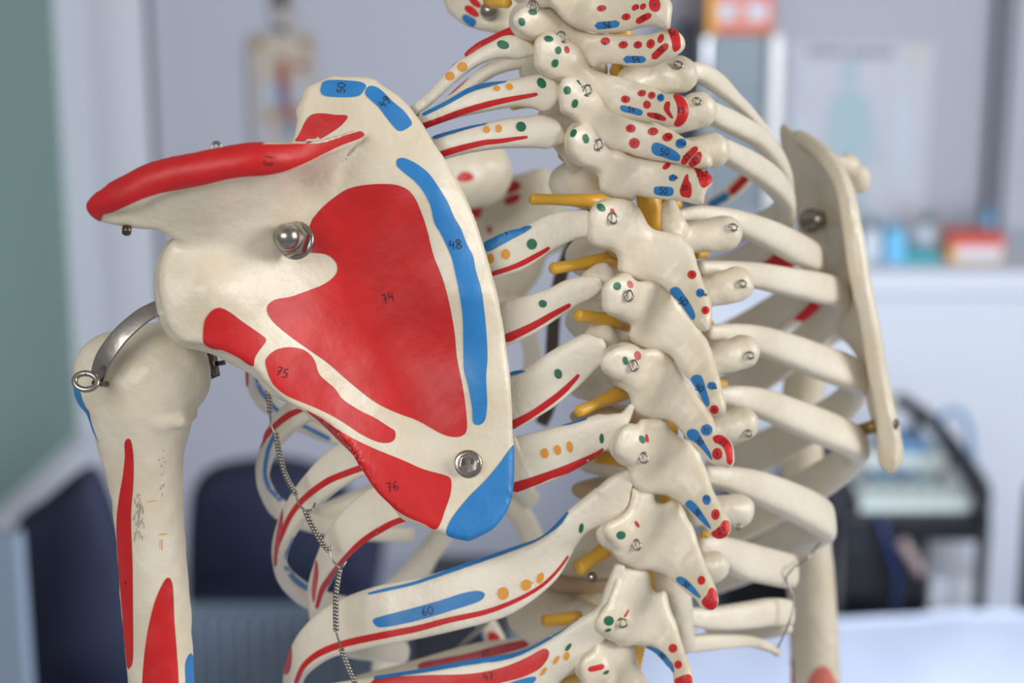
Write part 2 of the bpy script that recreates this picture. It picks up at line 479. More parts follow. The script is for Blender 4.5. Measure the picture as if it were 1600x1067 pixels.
# scapular spine: face sweeping forward to the crest, ending in the acromion
face = A2([(150, 765), (225, 742), (350, 635), (530, 552), (760, 510), (960, 470), (1150, 455), (1330, 448)]) + A([(190, 452), (350, 430), (480, 392), (560, 366), (600, 372), (603, 395), (560, 440), (500, 520), (440, 620)]) + \
       [(520, 320), (470, 350), (420, 400), (360, 410), (310, 390), (270, 372), (246, 360), (215, 357), (180, 352), (156, 345), (142, 335), (137, 322)]
fd = [(140, 325, .702), (200, 290, .699), (260, 260, .698), (330, 245, .697), (400, 240, .699), (450, 240, .705), (500, 225, .712), (570, 205, .733),
      (180, 345, .704), (246, 358, .709), (300, 375, .716), (360, 400, .724), (430, 390, .7285), (480, 350, .7345), (520, 300, .7395), (560, 240, .7395),
      (300, 320, .703), (370, 330, .714), (430, 310, .721), (470, 285, .7275), (400, 280, .708), (330, 280, .697)]
fd = [(a, b, c + tilt(b)) for a, b, c in fd]
sc.plate(face, fd, [(140, 325, .006), (300, 300, .004), (570, 210, .004), (400, 250, .0045), (400, 400, .005)], rnd=0.0016, k=0.005)
q = lambda x, y, d, r: (P(x, y, d + tilt(y)), r / F * d)
cr = catmull([(152, 324, .701, 13), (172, 312, .699, 18), (200, 302, .6975, 23), (250, 278, .6960, 24), (330, 262, .6950, 25), (400, 250, .6960, 24), (450, 246, .7030, 20), (500, 232, .7150, 13), (560, 211, .7350, 9)], 5)
sc.chain([q(c_[0], c_[1], c_[2], c_[3] - 2.5) for c_ in cr], k=0.0025)
# glenoid and lateral border
sc.ell(P(292, 455, .728 + tilt(455)), (.0095, .0175, .0135), k=0.008)
sc.chain([q(330, 520, .722, 26), q(375, 540, .723, 22), q(440, 595, .727, 20), q(500, 640, .731, 14), q(580, 720, .733, 12), q(640, 795, .729, 12), q(720, 825, .731, 12)], k=0.006)
sc.chain([q(470, 175, .748, 7), q(485, 145, .750, 7), q(520, 130, .753, 7), q(580, 132, .754, 7)], k=0.003)
V, Fc = sc.mesh(0.0009, amp=.00009)
S = Bone(V, Fc)
S.paint(Z(400,100,3.5556,[(268, 1040), (280, 985), (305, 880), (330, 840), (380, 785), (450, 730), (520, 690), (620, 670), (750, 667), (830, 690), (880, 740), (920, 830), (950, 920), (985, 1060)]) +
        B([(690, 80), (715, 170), (735, 280), (745, 380), (765, 480), (778, 570), (781, 640), (765, 665), (730, 670), (680, 655), (600, 610), (520, 580), (440, 540), (350, 470), (270, 400), (200, 350), (130, 300), (70, 250), (42, 210), (45, 180), (75, 160), (130, 150), (200, 125), (250, 105), (290, 75), (302, 45), (290, 15), (255, -8)]) , 'red')
S.paint(A([(785, 570), (780, 545), (790, 525), (830, 525), (900, 560), (960, 610), (1010, 680), (1060, 760), (1100, 850), (1140, 920), (1170, 1000)]) +
        B([(803, 0), (815, 60), (835, 130), (850, 250), (857, 370), (852, 450), (856, 540), (850, 600), (835, 622), (815, 625), (803, 610), (800, 560), (785, 480), (770, 420), (768, 330), (765, 220), (750, 120), (735, 50), (722, 0)]) +
        A([(1030, 950), (990, 880), (970, 790), (930, 710), (880, 650), (830, 610)]), 'blue')
S.paint(A([(360, 130), (375, 100), (420, 90), (500, 92), (580, 100), (612, 120), (600, 145), (570, 178), (500, 185), (420, 183), (375, 175), (358, 155)]), 'blue')
S.paint(A([(605, 160), (625, 125), (660, 125), (700, 150), (760, 210), (820, 260), (865, 325), (850, 350), (810, 372), (780, 365), (730, 305), (680, 240), (625, 190)]), 'blue')
S.paint(A([(215, 442), (240, 390), (280, 310), (320, 278), (380, 275), (440, 283), (500, 285), (508, 300), (470, 345), (420, 380), (370, 410), (300, 440)]), 'red')
S.paint(A2([(122, 830), (130, 770), (150, 730), (210, 700), (270, 645), (340, 585), (440, 540), (530, 515), (640, 495), (760, 475), (880, 455), (960, 440), (1050, 435), (1120, 440)]) +
        A([(30, 447), (190, 446), (350, 440), (450, 412), (520, 388), (572, 374), (596, 382), (600, 394), (578, 411), (480, 448), (380, 495), (280, 545), (170, 590), (60, 615)]) +
        A2([(1000, 625), (900, 640), (780, 670), (650, 695), (540, 715), (430, 750), (330, 795), (260, 825), (218, 835), (205, 870), (175, 872), (140, 855)]), 'red')
S.paint(C3([(740, 398), (700, 415), (670, 460), (662, 520), (665, 565), (700, 590), (760, 602), (830, 635), (880, 668), (903, 674), (907, 640), (930, 600), (960, 560), (955, 540), (900, 500), (850, 465), (790, 420)]), 'red')
S.paint(B([(35, 400), (45, 370), (80, 345), (130, 338), (180, 350), (215, 385), (235, 440), (290, 490), (320, 530), (380, 570), (440, 600), (490, 632), (515, 650), (512, 680), (490, 692), (450, 688), (390, 660), (330, 620), (260, 580), (180, 545), (110, 515), (60, 470)]), 'red')
S.paint(B([(185, 570), (240, 600), (330, 660), (430, 710), (540, 755), (620, 790), (700, 812), (722, 830), (720, 880), (700, 940), (670, 1010), (620, 990), (560, 965), (500, 925), (450, 875), (405, 815), (370, 760), (320, 700), (270, 645), (220, 600)]), 'red')
S.paint(B([(957, 700), (940, 715), (900, 770), (850, 830), (790, 890), (740, 950), (715, 990), (706, 1030), (760, 1050), (820, 1056), (870, 1040), (925, 995), (950, 935), (962, 850), (960, 760)]), 'blue')
S.text('74', 606, 465, 14, -20); S.text('48', 711, 382, 15, -8); S.text('60'[:0], 0, 0, 1)
S.text('75', 441, 582, 14, 20); S.text('76', 613, 760, 14, -15)
S.text('50', 533, 138, 12, -86); S.text('49', 601, 160, 13, -45); S.text('13', 419, 250, 13, 100)
scapL = S.build('scapula', SK)
scapL['label'] = 'near shoulder blade with red and blue painted patches'

def frame_at(px, py, d, nx=0.0, ny=0.0, up=0.0):
    """orthonormal frame facing the camera turned by nx, ny (tangents)"""
    z = np.array([nx, ny, -1.0]); z /= np.linalg.norm(z)
    x = np.cross([0, 1, 0], z); x /= np.linalg.norm(x); y = np.cross(z, x)
    c, s_ = math.cos(up), math.sin(up)
    return P(px, py, d), x * c + y * s_, -x * s_ + y * c, z
def lathe(fr, prof, n=24, hexa=False):
    o, x, y, z = fr; V = []; Fc = []
    for r, h in prof:
        for j in range(n):
            a = 2 * math.pi * j / n
            rr = r
            if hexa: rr = r / math.cos(((a + math.pi / 6) % (math.pi / 3)) - math.pi / 6)
            V.append(o + x * rr * math.cos(a) + y * rr * math.sin(a) + z * h)
    for i in range(len(prof) - 1):
        for j in range(n):
            k = (j + 1) % n; Fc.append((i * n + j, i * n + k, (i + 1) * n + k, (i + 1) * n + j))
    Fc.append(tuple((len(prof) - 1) * n + j for j in range(n))); Fc.append(tuple(range(n))[::-1])
    return V, Fc
def nut(px, py, d, parent, s=1.0, nx=0, ny=0):
    fr = frame_at(px, py, d, nx, ny, 0.3)
    V1, F1 = lathe(fr, [(.0064 * s, -.001), (.0067 * s, .0004), (.0064 * s, .0009), (.0040 * s, .0009)], 32)
    o = skin(V1, F1, 'washer', 'steel', parent)
    V2, F2 = lathe(fr, [(.0051 * s, .0008), (.0055 * s, .0014), (.0055 * s, .0046), (.0050 * s, .0053), (.003 * s, .0053)], 36, True)
    skin(V2, F2, 'hex_nut', 'steel', parent, False)
    V3, F3 = lathe(fr, [(.0046 * s, .0048)] + [(.0047 * s * math.cos(a), .0076 + .0047 * s * math.sin(a)) for a in np.linspace(0, 1.5, 9)], 28)
    skin(V3, F3, 'dome_cap', 'steel', parent)
nut(463, 376, .729 + tilt(376) - .0022, scapL, 1.0, -0.36, 0.12)
# hexagon head bolt near the lower tip
fr = frame_at(731, 725, .7335 + tilt(725) - .0015, 0.10, 0.05, 0.2)
V1, F1 = lathe(fr, [(.0046, 0), (.0050, .0010), (.0046, .0015), (.0036, .0015)], 32); skin(V1, F1, 'washer', 'steel', scapL)
V1, F1 = lathe(fr, [(.0033, .0012), (.0034, .0038), (.0030, .0044), (.0026, .0043), (.0001, .0043)], 36, True)
hb = Bone(V1, F1, 'steel'); hb.text('8.8', 731, 721, 9, -5, 1.3, 'darksteel'); hb.build('hex_bolt', scapL)
# little eye screws on the acromion
def eye(px, py, d, r, parent, rot=0.0, wr=.00055, m='steel', stem=True, flat=0.75, name='eye_screw'):
    pts = []
    for a in np.linspace(0, 2 * math.pi, 15)[:-1]:
        u = r * math.cos(a) * flat; v = r * math.sin(a)
        pts.append(P(px, py, d) + np.array([u * math.cos(rot) - v * math.sin(rot), u * math.sin(rot) + v * math.cos(rot), 0.35 * u]))
    q = [np.array(p) for p in catmull(pts, 3, True)]; q = q + [q[0], q[1]]
    V, Fc = sweep([(x, wr, wr) for x in q], None, 8, 2.0)
    if stem:
        a = P(px, py, d); V2, F2 = sweep([(a + np.array([0, 0, .0]) + np.array([r * .2, -r * .9, 0]), wr, wr), (a + np.array([r * .3, -r * 1.0, .004]), wr, wr)], None, 8, 2.0)
        o = len(V); V = list(V) + list(V2); Fc = Fc + [tuple(i + o for i in f) for f in F2]
    return skin(V, Fc, name, m, parent)
eye(338, 231, .697 + tilt(236), .0018, scapL)
V1, F1 = lathe(frame_at(198, 360, .703 + tilt(360), 0.1, -0.9), [(.0016, -.004), (.0016, .001), (.0007, .0015)], 12); skin(V1, F1, 'screw_tip', 'darksteel', scapL)

# ================================================================ LEFT HUMERUS
hu = Sdf(0.006)
T = lambda x, y, d: P(x, y, d + tilt(y))
hu.ell(T(243, 585, .742), (.0195, .0185, .0190))
hu.ell(T(165, 590, .738), (.0112, .0150, .0150), k=.008)
sh_ = catmull([(222, 610, .0185), (221, 640, .0168), (221, 670, .0148), (222, 700, .0134), (227, 750, .0118), (233, 810, .0112), (240, 900, .01125), (246, 980, .0112), (252, 1067, .0108), (258, 1180, .0108)], 6)
hu.chain([(T(x, y, .741), r) for x, y, r in sh_], k=.0025)
hu.chain([(T(160, 612, .7290), .0020), (T(185, 634, .7265), .0015), (T(215, 648, .7255), .0014), (T(250, 660, .7258), .0014), (T(282, 659, .7290), .0014), (T(302, 648, .737), .0014)], k=.003)
V, Fc = hu.mesh(0.0010, amp=.00018)
H = Bone(V, Fc)
z5 = lambda p: Z(100, 640, 2.5, p)
H.paint(z5([(237, 130), (250, 112), (263, 125), (272, 200), (270, 300), (262, 420), (268, 600), (270, 800), (270, 970), (257, 1010), (247, 1000), (237, 900), (225, 750), (213, 600), (206, 450), (215, 350), (230, 260), (238, 180)]), 'red')
H.paint(z5([(405, 655), (385, 680), (355, 750), (330, 850), (315, 950), (306, 1067), (300, 1250), (450, 1250), (447, 1067), (440, 950), (430, 820), (425, 700), (417, 665)]), 'red')
H.paint(z5([(503, 968), (475, 985), (475, 1067), (480, 1250), (503, 1250)]), 'blue')
H.paint(Z(90, 440, 4.103, [(92, 670), (115, 690), (145, 700), (160, 760), (200, 840), (215, 900), (240, 970), (270, 1040), (225, 950), (195, 870), (130, 800), (97, 730)]), 'blue')
rs = random.Random(3)
for k in range(34):
    cx = rs.gauss(292, 9); cy = rs.uniform(315, 500); w_ = rs.uniform(1.0, 2.6); L_ = rs.uniform(8, 26)
    H.thin(z5([(cx, cy), (cx + rs.uniform(-3, 3), cy + L_ / 2), (cx + rs.uniform(-4, 4), cy + L_)]), w_, 'smudge' if cy < 400 and rs.random() < .45 else 'stain', off=.0002)
for k in range(10):
    cx = rs.gauss(385, 14); cy = rs.uniform(130, 330); H.thin(z5([(cx, cy), (cx - 3, cy + rs.uniform(4, 14))]), rs.uniform(.8, 1.6), 'stain', off=.0002)
H.thin(z5([(328, 358), (355, 354)]), 1.2, 'ochre'); H.thin(z5([(372, 486), (400, 484)]), 1.6, 'ochre'); H.thin(z5([(378, 505), (380, 548)]), 1.4, 'ochre')
H.text('1', 197, 910, 5, 0)
humL = H.build('upper_arm_bone', SK)
humL['label'] = 'near upper arm bone with two long red painted patches'
# metal strap arching over the joint
st = Z(90, 440, 4.103, [(700, 150), (620, 180), (540, 225), (460, 290), (400, 350), (345, 420), (300, 490), (272, 560), (255, 630)])
cpt = T(243, 585, .742)
hwid = [12.5, 13, 14, 14.5, 15, 15.5, 15.5, 14.5, 13]
sp = []; sn = []
for (x, y), w_, d in zip(st, hwid, [.722, .720, .7185, .717, .716, .7155, .7155, .716, .717]):
    p = T(x, y, d); sp.append(np.r_[p, w_ / F * d])
sp = catmull(sp, 5)
nr = [(p[:3] - cpt) for p in sp]
nr = [np.array([-.30, .10, -.95]) for n_ in nr]
V, Fc = sweep([(p[:3], p[3], .0006) for p in sp], nr, 12, 6.0)
skin(V, Fc, 'joint_strap', 'steel', SK)
V, Fc = sweep([(T(315, 535, .765), .004, .0007), (T(328, 560, .765), .004, .0007), (T(334, 590, .765), .0035, .0007)], [np.array([1, .3, -.6])] * 3, 12, 6.0)
skin(V, Fc, 'joint_strap', 'darksteel', SK)
V, Fc = sweep([(T(325, 570, .764), .0042, .0042), (T(337, 568, .764), .0042, .0042)], None, 12, 2.0); skin(V, Fc, 'wing_screw', 'darksteel', SK)
V, Fc = sweep([(T(334, 569, .764), .0009, .0009), (T(352, 566, .764), .0009, .0009)], None, 10, 2.0); skin(V, Fc, 'wing_screw', 'darksteel', SK)
eb = eye(134, 596, .709 + tilt(596), .0038, SK, rot=1.45, wr=.00105, stem=False, flat=.72, name='eye_bolt')
eb.rotation_euler = (0, 0, 0)
V, Fc = sweep([(T(148, 598, .709), .0011, .0011), (T(166, 600, .722), .0011, .0011)], None, 10, 2.0); skin(V, Fc, 'eye_bolt_shank', 'darksteel', SK)
# ================================================================ RIBS
near_x = [380, 400, 420, 450, 500, 600, 700, 800, 900, 960, 1000]
near_d = [.840, .826, .812, .797, .782, .768, .7645, .765, .768, .768, .770]
def dn(x): return float(np.interp(x, near_x, near_d))
def band(up, lo, n=12):
    u = resample(catmull(up, 4), n); l = resample(catmull(lo, 4), n)
    return [((a[0] + b[0]) / 2, (a[1] + b[1]) / 2, math.hypot(a[0] - b[0], a[1] - b[1]) / 2, None) for a, b in zip(u, l)]
def rib(pts, th=.0030, flip=None, cage=None, m='bone', knob=None, sub=5, dofs=0.0, sq=3.2):
    """pts: (px, py, half width px, depth or None)"""
    L = []
    for q in pts:
        d = (dn(q[0]) if q[3] is None else q[3]) + tilt(q[1]) + dofs
        p = P(q[0], q[1], d); L.append(np.r_[p, q[2] / F * d])
    L = catmull(L, sub)
    cg = CAGE if cage is None else cage
    nr = []
    for p in L:
        r = p[:3] - cg; r[1] = 0; r /= np.linalg.norm(r); nr.append(r)
    rows = [(p[:3], p[3], min(th, p[3] * 0.92)) for p in L]
    # rounded ends
    a = rows[0]; b = rows[-1]
    t0 = (rows[0][0] - rows[1][0]); t0 /= np.linalg.norm(t0); t1 = rows[-1][0] - rows[-2][0]; t1 /= np.linalg.norm(t1)
    rows = [(a[0] + t0 * a[1] * .55, a[1] * .35, a[2] * .35), (a[0] + t0 * a[1] * .38, a[1] * .75, a[2] * .75)] + rows + [(b[0] + t1 * b[1] * .38, b[1] * .75, b[2] * .75), (b[0] + t1 * b[1] * .55, b[1] * .35, b[2] * .35)]
    nr = [nr[0], nr[0]] + nr + [nr[-1], nr[-1]]
    V, Fc = sweep(rows, nr, 24, sq)
    bo = Bone(V, Fc, 'rib_bone')
    bo.rows = rows; bo.nr = nr
    return bo
Z1 = lambda p: Z(640, 0, 4.267, p)
Z2 = lambda p: Z(820, 0, 4.267, p)
Z3 = lambda p: Z(820, 200, 4.267, p)
Z4 = lambda p: Z(860, 400, 4.267, p)
Z5 = lambda p: Z(860, 600, 4.267, p)
Z6 = lambda p: Z(800, 800, 3.556, p)
R2_ = lambda p: Z(700, 300, 2.667, p)
L5_ = lambda p: Z(380, 550, 2.065, p)
E4 = lambda p: Z(560, 880, 4.0, p)
def eyes(bo): pass

# rib behind the topmost, red along its top
r = rib([(850, 52, 13, .80), (818, 50, 13, .795), (784, 60, 11, .792), (752, 76, 10, .79), (730, 88, 6, .79)])
r.paint([(726, 84), (740, 70), (780, 50), (815, 35), (822, 44), (822, 62), (780, 76), (745, 96), (730, 98)], 'red', smooth=False); r.build('rib', SK)
# deeper edge of the first pair
r = rib([(838, 97, 8, .80), (800, 100, 10, .80), (770, 108, 11, .80), (745, 125, 10, .80), (715, 148, 8, .80), (680, 180, 7, .80), (640, 215, 7, .80)])
r.stroke(Z1([(545, 402), (490, 422), (430, 465), (350, 545), (280, 610), (190, 670)]), [4, 8, 7, 7, 6, 5], 'red'); r.build('rib', SK)
r = rib(band(Z1([(0, 720), (100, 640), (200, 540), (320, 415), (400, 370), (500, 310), (600, 260), (680, 232), (760, 260), (815, 300)]),
             Z1([(60, 760), (150, 690), (250, 600), (350, 510), (450, 440), (550, 400), (650, 392), (760, 395), (815, 375)])) [::-1] + [(640, 190, 12, .778), (610, 215, 12, .778)], th=.0042)
r.dot(786, 70, 9.5, 6.5, 'green', 15); r.dot(722, 104.5, 8, 7, 'ochre', -30); r.dot(703, 119, 7.5, 6.5, 'ochre', -30)
r.stroke(Z1([(320, 405), (250, 470), (150, 570), (90, 630)]), [1.5, 2.5, 2.5, 2], 'blue')
r.build('rib', SK)
r = rib(band(Z1([(0, 810), (70, 765), (250, 665), (400, 585), (600, 543), (750, 518), (850, 493), (930, 498), (985, 560)]),
             Z1([(40, 890), (120, 850), (300, 790), (500, 745), (700, 712), (800, 715), (880, 735), (940, 740), (985, 680)]))[::-1] + [(620, 215, 14, .772), (590, 240, 14, .775)], th=.0045)
r.dot(846, 130, 8.5, 6.5, 'green', 55); r.dot(796, 135.5, 5.5, 5, 'ochre', 30); r.dot(776, 138, 5.5, 4.5, 'ochre', 10)
r.stroke(Z1([(850, 628), (760, 645), (650, 665), (500, 700), (350, 745), (200, 800), (90, 840)]), [5, 7, 8, 9, 9, 9, 9], 'red')
r.stroke(Z1([(650, 545), (520, 566), (400, 602), (250, 685), (90, 765)]), [1.5, 6, 7, 6, 5], 'blue')
r.build('rib', SK)
r = rib([(895, 245, 10, .775), (885, 215, 15, .772)][1:1] + band(Z1([(90, 950), (165, 912), (350, 858), (600, 803), (800, 778), (930, 773), (990, 810), (1035, 880)]),
             Z1([(180, 1085), (260, 1052), (420, 1015), (600, 990), (750, 985), (870, 985), (930, 990), (985, 960)]))[::-1] + [(650, 258, 14, .772), (620, 275, 14, .775)], th=.0045)
r.dot(814, 198, 8, 7.5, 'green', 40); r.dot(779, 201, 5, 6, 'ochre', 0); r.dot(760, 202.5, 5.5, 5.5, 'ochre', 0)
r.stroke(Z1([(785, 913), (700, 925), (600, 940), (500, 950), (350, 985), (215, 1025)]), [4, 6, 7, 8, 9, 10], 'red')
r.stroke(Z1([(520, 825), (400, 850), (300, 876), (160, 918)]), [1.5, 3.5, 5, 5], 'blue')
r.build('rib', SK)
# neck pieces running forward below the third rib
r = rib([(868, 220, 9, .780), (885, 240, 10, .788), (898, 262, 10, .797), (905, 285, 8, .806)], th=.004); r.build('rib', SK)

b5 = band(R2_([(575, 75), (480, 78), (400, 105), (340, 140), (260, 162), (160, 205), (120, 225)]), R2_([(582, 188), (530, 195), (430, 240), (380, 270), (300, 325), (190, 365), (140, 385)]))
r5 = rib(b5 + [(700, 440, 24, None), (600, 480, 24, None), (500, 520, 22, None), (430, 550, 20, None), (402, 572, 16, .822), (395, 595, 14, .838), (408, 622, 14, .850), (440, 645, 15, .865), (480, 664, 15, .880), (520, 680, 14, .895), (600, 700, 13, .915)], th=.0027)
r5.paint(R2_([(150, 215), (190, 190), (260, 160), (345, 140), (335, 160), (270, 195), (210, 228), (165, 248)]), 'blue')
r5.text('58', 793, 364, 6, -20); r5.dot(831, 381.5, 8, 8.5, 'green'); r5.dot(790, 397, 7, 8, 'ochre'); r5.dot(767, 404, 5, 8, 'ochre')
r5.stroke(R2_([(422, 232), (380, 258), (310, 296), (250, 320), (180, 342)]), [5, 7, 8, 7, 7], 'red')
r5.stroke(Z(380, 560, 5.333, [(62, 60), (35, 100), (30, 160), (33, 230)]), [8, 6, 4, 3], 'red')
r5.stroke(Z(380, 560, 5.333, [(125, 115), (122, 190), (150, 270), (200, 340), (250, 400), (330, 470), (440, 530), (560, 590), (720, 670)]), 6, 'blue')
r5.build('rib', SK)
b6 = band(R2_([(612, 352), (590, 346), (560, 352), (500, 362), (420, 402), (320, 432), (220, 458), (150, 480)]), R2_([(640, 408), (610, 436), (580, 452), (520, 482), (450, 528), (350, 592), (250, 640), (180, 670)]))
r6 = rib(b6 + [(700, 545, 30, None), (600, 590, 30, None), (520, 618, 28, None), (470, 640, 24, None), (436, 672, 22, .803), (418, 706, 15, .818), (410, 740, 13, .832), (417, 768, 14, .848), (436, 795, 16, .864), (480, 815, 15, .885), (560, 830, 14, .91), (640, 835, 12, .93)], th=.0027)
r6.dot(848, 474.5, 6.5, 6, 'green', 20)
r6.stroke(R2_([(508, 470), (440, 508), (350, 560), (245, 610)]), [6, 9, 11, 14], 'red')
r6.stroke(Z(380, 560, 5.333, [(500, 430), (440, 445), (370, 480), (280, 550), (190, 640), (130, 730), (95, 830), (90, 960)]), [4, 9, 10, 9, 9, 8, 6, 4], 'red')
r6.stroke(L5_([(45, 225), (38, 270), (34, 330)]), [2, 3, 2], 'red')
r6.stroke(L5_([(105, 260), (80, 320), (70, 390), (85, 440), (120, 478)]), 6, 'blue')
r6.build('rib', SK)
# rib head lying in front of the vertebral body
hd = Sdf(.003); hd.ell(T(940, 440, .776), (.0050, .0068, .005)); hd.cone(T(925, 440, .774), T(955, 432, .780), .0042, .0038)
V, Fc = hd.mesh(.0008); Bone(V, Fc, 'rib_bone').build('rib_head', SK)
hd = Sdf(.004); hd.cone(T(908, 560, .775), T(938, 530, .780), .0045, .0062); hd.ell(T(944, 538, .782), (.0052, .0066, .005))
V, Fc = hd.mesh(.0008); Bone(V, Fc, 'rib_bone').build('rib_head', SK)
b7 = band(R2_([(630, 600), (612, 585), (585, 582), (520, 612), (440, 662), (350, 722), (262, 752), (190, 780)]), R2_([(645, 668), (635, 710), (600, 740), (540, 800), (430, 890), (350, 942), (270, 985), (200, 1010)]))
r7 = rib(b7 + [(700, 675, 38, None), (620, 700, 36, None), (560, 712, 33, None), (510, 745, 30, None), (465, 795, 25, .797), (440, 845, 19, .810), (438, 885, 17, .826), (458, 915, 18, .844), (500, 940, 18, .868), (580, 955, 16, .90), (660, 955, 14, .93)], th=.0028)
r7.dot(872, 584, 6, 8, 'green', -15); r7.stroke(R2_([(545, 762), (490, 820), (430, 870), (350, 925), (265, 972)]), [5, 9, 10, 10, 13], 'red')
r7.paint(R2_([(262, 752), (290, 745), (325, 745), (300, 757), (265, 764)]), 'blue')
r7.stroke(L5_([(385, 372), (330, 392), (270, 418), (200, 470), (155, 525), (125, 590), (108, 640), (104, 690)]), [10, 10, 10, 9, 8, 7, 5, 4], 'red')
r7.paint(L5_([(128, 500), (118, 540), (108, 590), (102, 640), (108, 665), (118, 620), (128, 560)]), 'pink')
r7.stroke(L5_([(165, 600), (142, 660), (150, 710), (180, 745), (225, 772)]), [5, 6, 8, 9, 8], 'blue')
r7.stroke(L5_([(150, 645), (165, 680), (195, 710), (225, 728)]), [3, 5, 6, 6], 'red')
r7.build('rib', SK)
b8 = band(Z5([(538, 125), (500, 170), (450, 190), (360, 190), (250, 220), (120, 262), (0, 295), (-140, 330), (-240, 350)]), Z5([(545, 165), (520, 240), (475, 330), (440, 400), (380, 432), (300, 482), (200, 542), (0, 642), (-240, 725)]))
r8 = rib(b8 + [(720, 740, 42, None), (640, 775, 38, None), (575, 805, 34, None), (528, 850, 28, None), (502, 900, 22, .800), (492, 945, 18, .815), (505, 985, 18, .835), (550, 1010, 18, .865), (630, 1020, 16, .90)], th=.0028)
r8.paint(Z5([(60, 275), (100, 262), (170, 240), (240, 222), (245, 235), (190, 255), (110, 275)]), 'blue')
r8.dot(940, 685, 3.5, 8, 'green'); r8.dot(890, 698, 5, 9, 'ochre', -8); r8.dot(871, 703, 5.5, 8, 'ochre', -8); r8.dot(851, 708, 6, 8, 'ochre', -8)
r8.stroke(Z5([(352, 432), (300, 470), (200, 525), (100, 570), (0, 605), (-120, 650), (-240, 690)]), [4, 7, 12, 13, 12, 14, 16], 'red')
r8.stroke(L5_([(545, 532), (480, 552), (400, 600), (345, 650), (290, 715), (255, 765), (237, 825)]), [8, 9, 10, 10, 10, 8, 5], 'red')
r8.paint(L5_([(236, 670), (228, 720), (222, 770), (228, 810), (236, 770), (243, 710)]), 'pink')
r8.stroke(L5_([(320, 690), (290, 735), (268, 800)]), [4, 6, 5], 'blue')
r8.build('rib', SK)
b9 = band(Z5([(522, 560), (500, 560), (430, 590), (350, 650), (240, 740), (130, 830)]) + [(860, 828), (826, 848), (780, 865), (720, 886), (651, 908), (600, 918), (559, 928), (511, 947), (477, 971), (455, 1000)],
          Z5([(522, 650), (502, 740), (480, 870), (430, 905), (350, 935), (270, 975), (200, 1030)]) + [(893, 865), (870, 905), (840, 932), (800, 957), (720, 978), (651, 993), (600, 1002), (549, 1014), (520, 1026), (497, 1042)], 22)
r9 = rib(b9 + [(462, 1045, 24, .800), (455, 1085, 20, .815), (470, 1130, 18, .84)], th=.0030)
r9.paint(E4([(90, 355), (130, 335), (300, 290), (500, 235), (640, 190), (730, 172), (780, 180), (788, 205), (750, 240), (600, 290), (400, 350), (250, 385), (150, 400), (110, 392)]), 'blue')
r9.dot(786, 927, 9, 10, 'ochre', 10); r9.dot(822, 914, 8, 9, 'ochre', 30); r9.stroke([(828, 912), (834, 909)], [4, 1], 'ochre'); r9.dot(844, 903, 5, 9, 'ochre', 20); r9.dot(908, 825, 3.5, 8, 'green', 12)
r9.stroke([(888, 868), (872, 890), (850, 912), (822, 930), (790, 945), (755, 957), (700, 969), (651, 982), (600, 992), (540, 1005), (500, 1020), (475, 1040), (462, 1067)], [3, 4, 5, 6, 7, 8, 9, 10, 11, 11, 10, 8, 6], 'red')
r9.stroke([(888, 800), (870, 821), (845, 838), (826, 848), (780, 865), (720, 886), (651, 910), (600, 922), (575, 928)], [3, 6, 7, 6, 6, 6, 5, 5, 3], 'blue')
r9.paint(L5_([(152, 925), (140, 960), (133, 1000), (133, 1040), (150, 1030), (158, 980)]), 'pink')
r9.text('60', 668, 954, 13, -8)
r9.build('rib', SK)
b10 = band(Z6([(585, 275), (565, 330), (520, 430)]) + [(935, 950), (905, 964), (870, 988), (810, 1019), (735, 1032), (660, 1045), (585, 1057), (520, 1068)],
           Z6([(612, 330), (600, 420), (580, 520)]) + [(952, 985), (930, 1015), (895, 1045), (850, 1085), (785, 1115), (660, 1135), (585, 1145), (520, 1150)], 16)
r10 = rib(b10, th=.0030)
r10.paint(E4([(85, 740), (150, 715), (400, 700), (700, 690), (900, 650), (1050, 590), (1130, 545), (1170, 532), (1192, 555), (1180, 600), (1130, 660), (1030, 710), (900, 745), (700, 790), (300, 800), (85, 790)]), 'red')
r10.paint(E4([(1090, 708), (1112, 715), (1090, 750), (1000, 800), (850, 850), (850, 780), (950, 745), (1030, 720)]), 'blue')
r10.stroke(E4([(1378, 335), (1300, 385), (1200, 455), (1100, 510), (1000, 560), (880, 595), (700, 620), (400, 672), (100, 718)]), [4, 7, 8, 9, 9, 8, 7, 6, 5], 'blue')
r10.text('47', 763, 1057, 12, -5)
r10.dot(888, 1011, 3, 7.5, 'green', 35); r10.dot(869, 1031, 3, 8, 'ochre', 35); r10.dot(849, 1049, 3, 8, 'ochre', 35); r10.dot(885, 1025, 4.5, 7, 'ochre', 15)
r10.build('rib', SK)
r11 = rib([(925, 1000, 20, .776), (900, 1022, 24, .774), (870, 1045, 18, .774), (840, 1075, 16, .774), (800, 1110, 15, .774)], th=.004)
r11.dot(900, 1022, 4, 6, 'ochre', 20); r11.dot(913, 1019, 2.5, 5, 'green', 25); r11.stroke([(884, 1043), (872, 1046), (860, 1049)], [3, 4, 3], 'red'); r11.build('rib', SK)
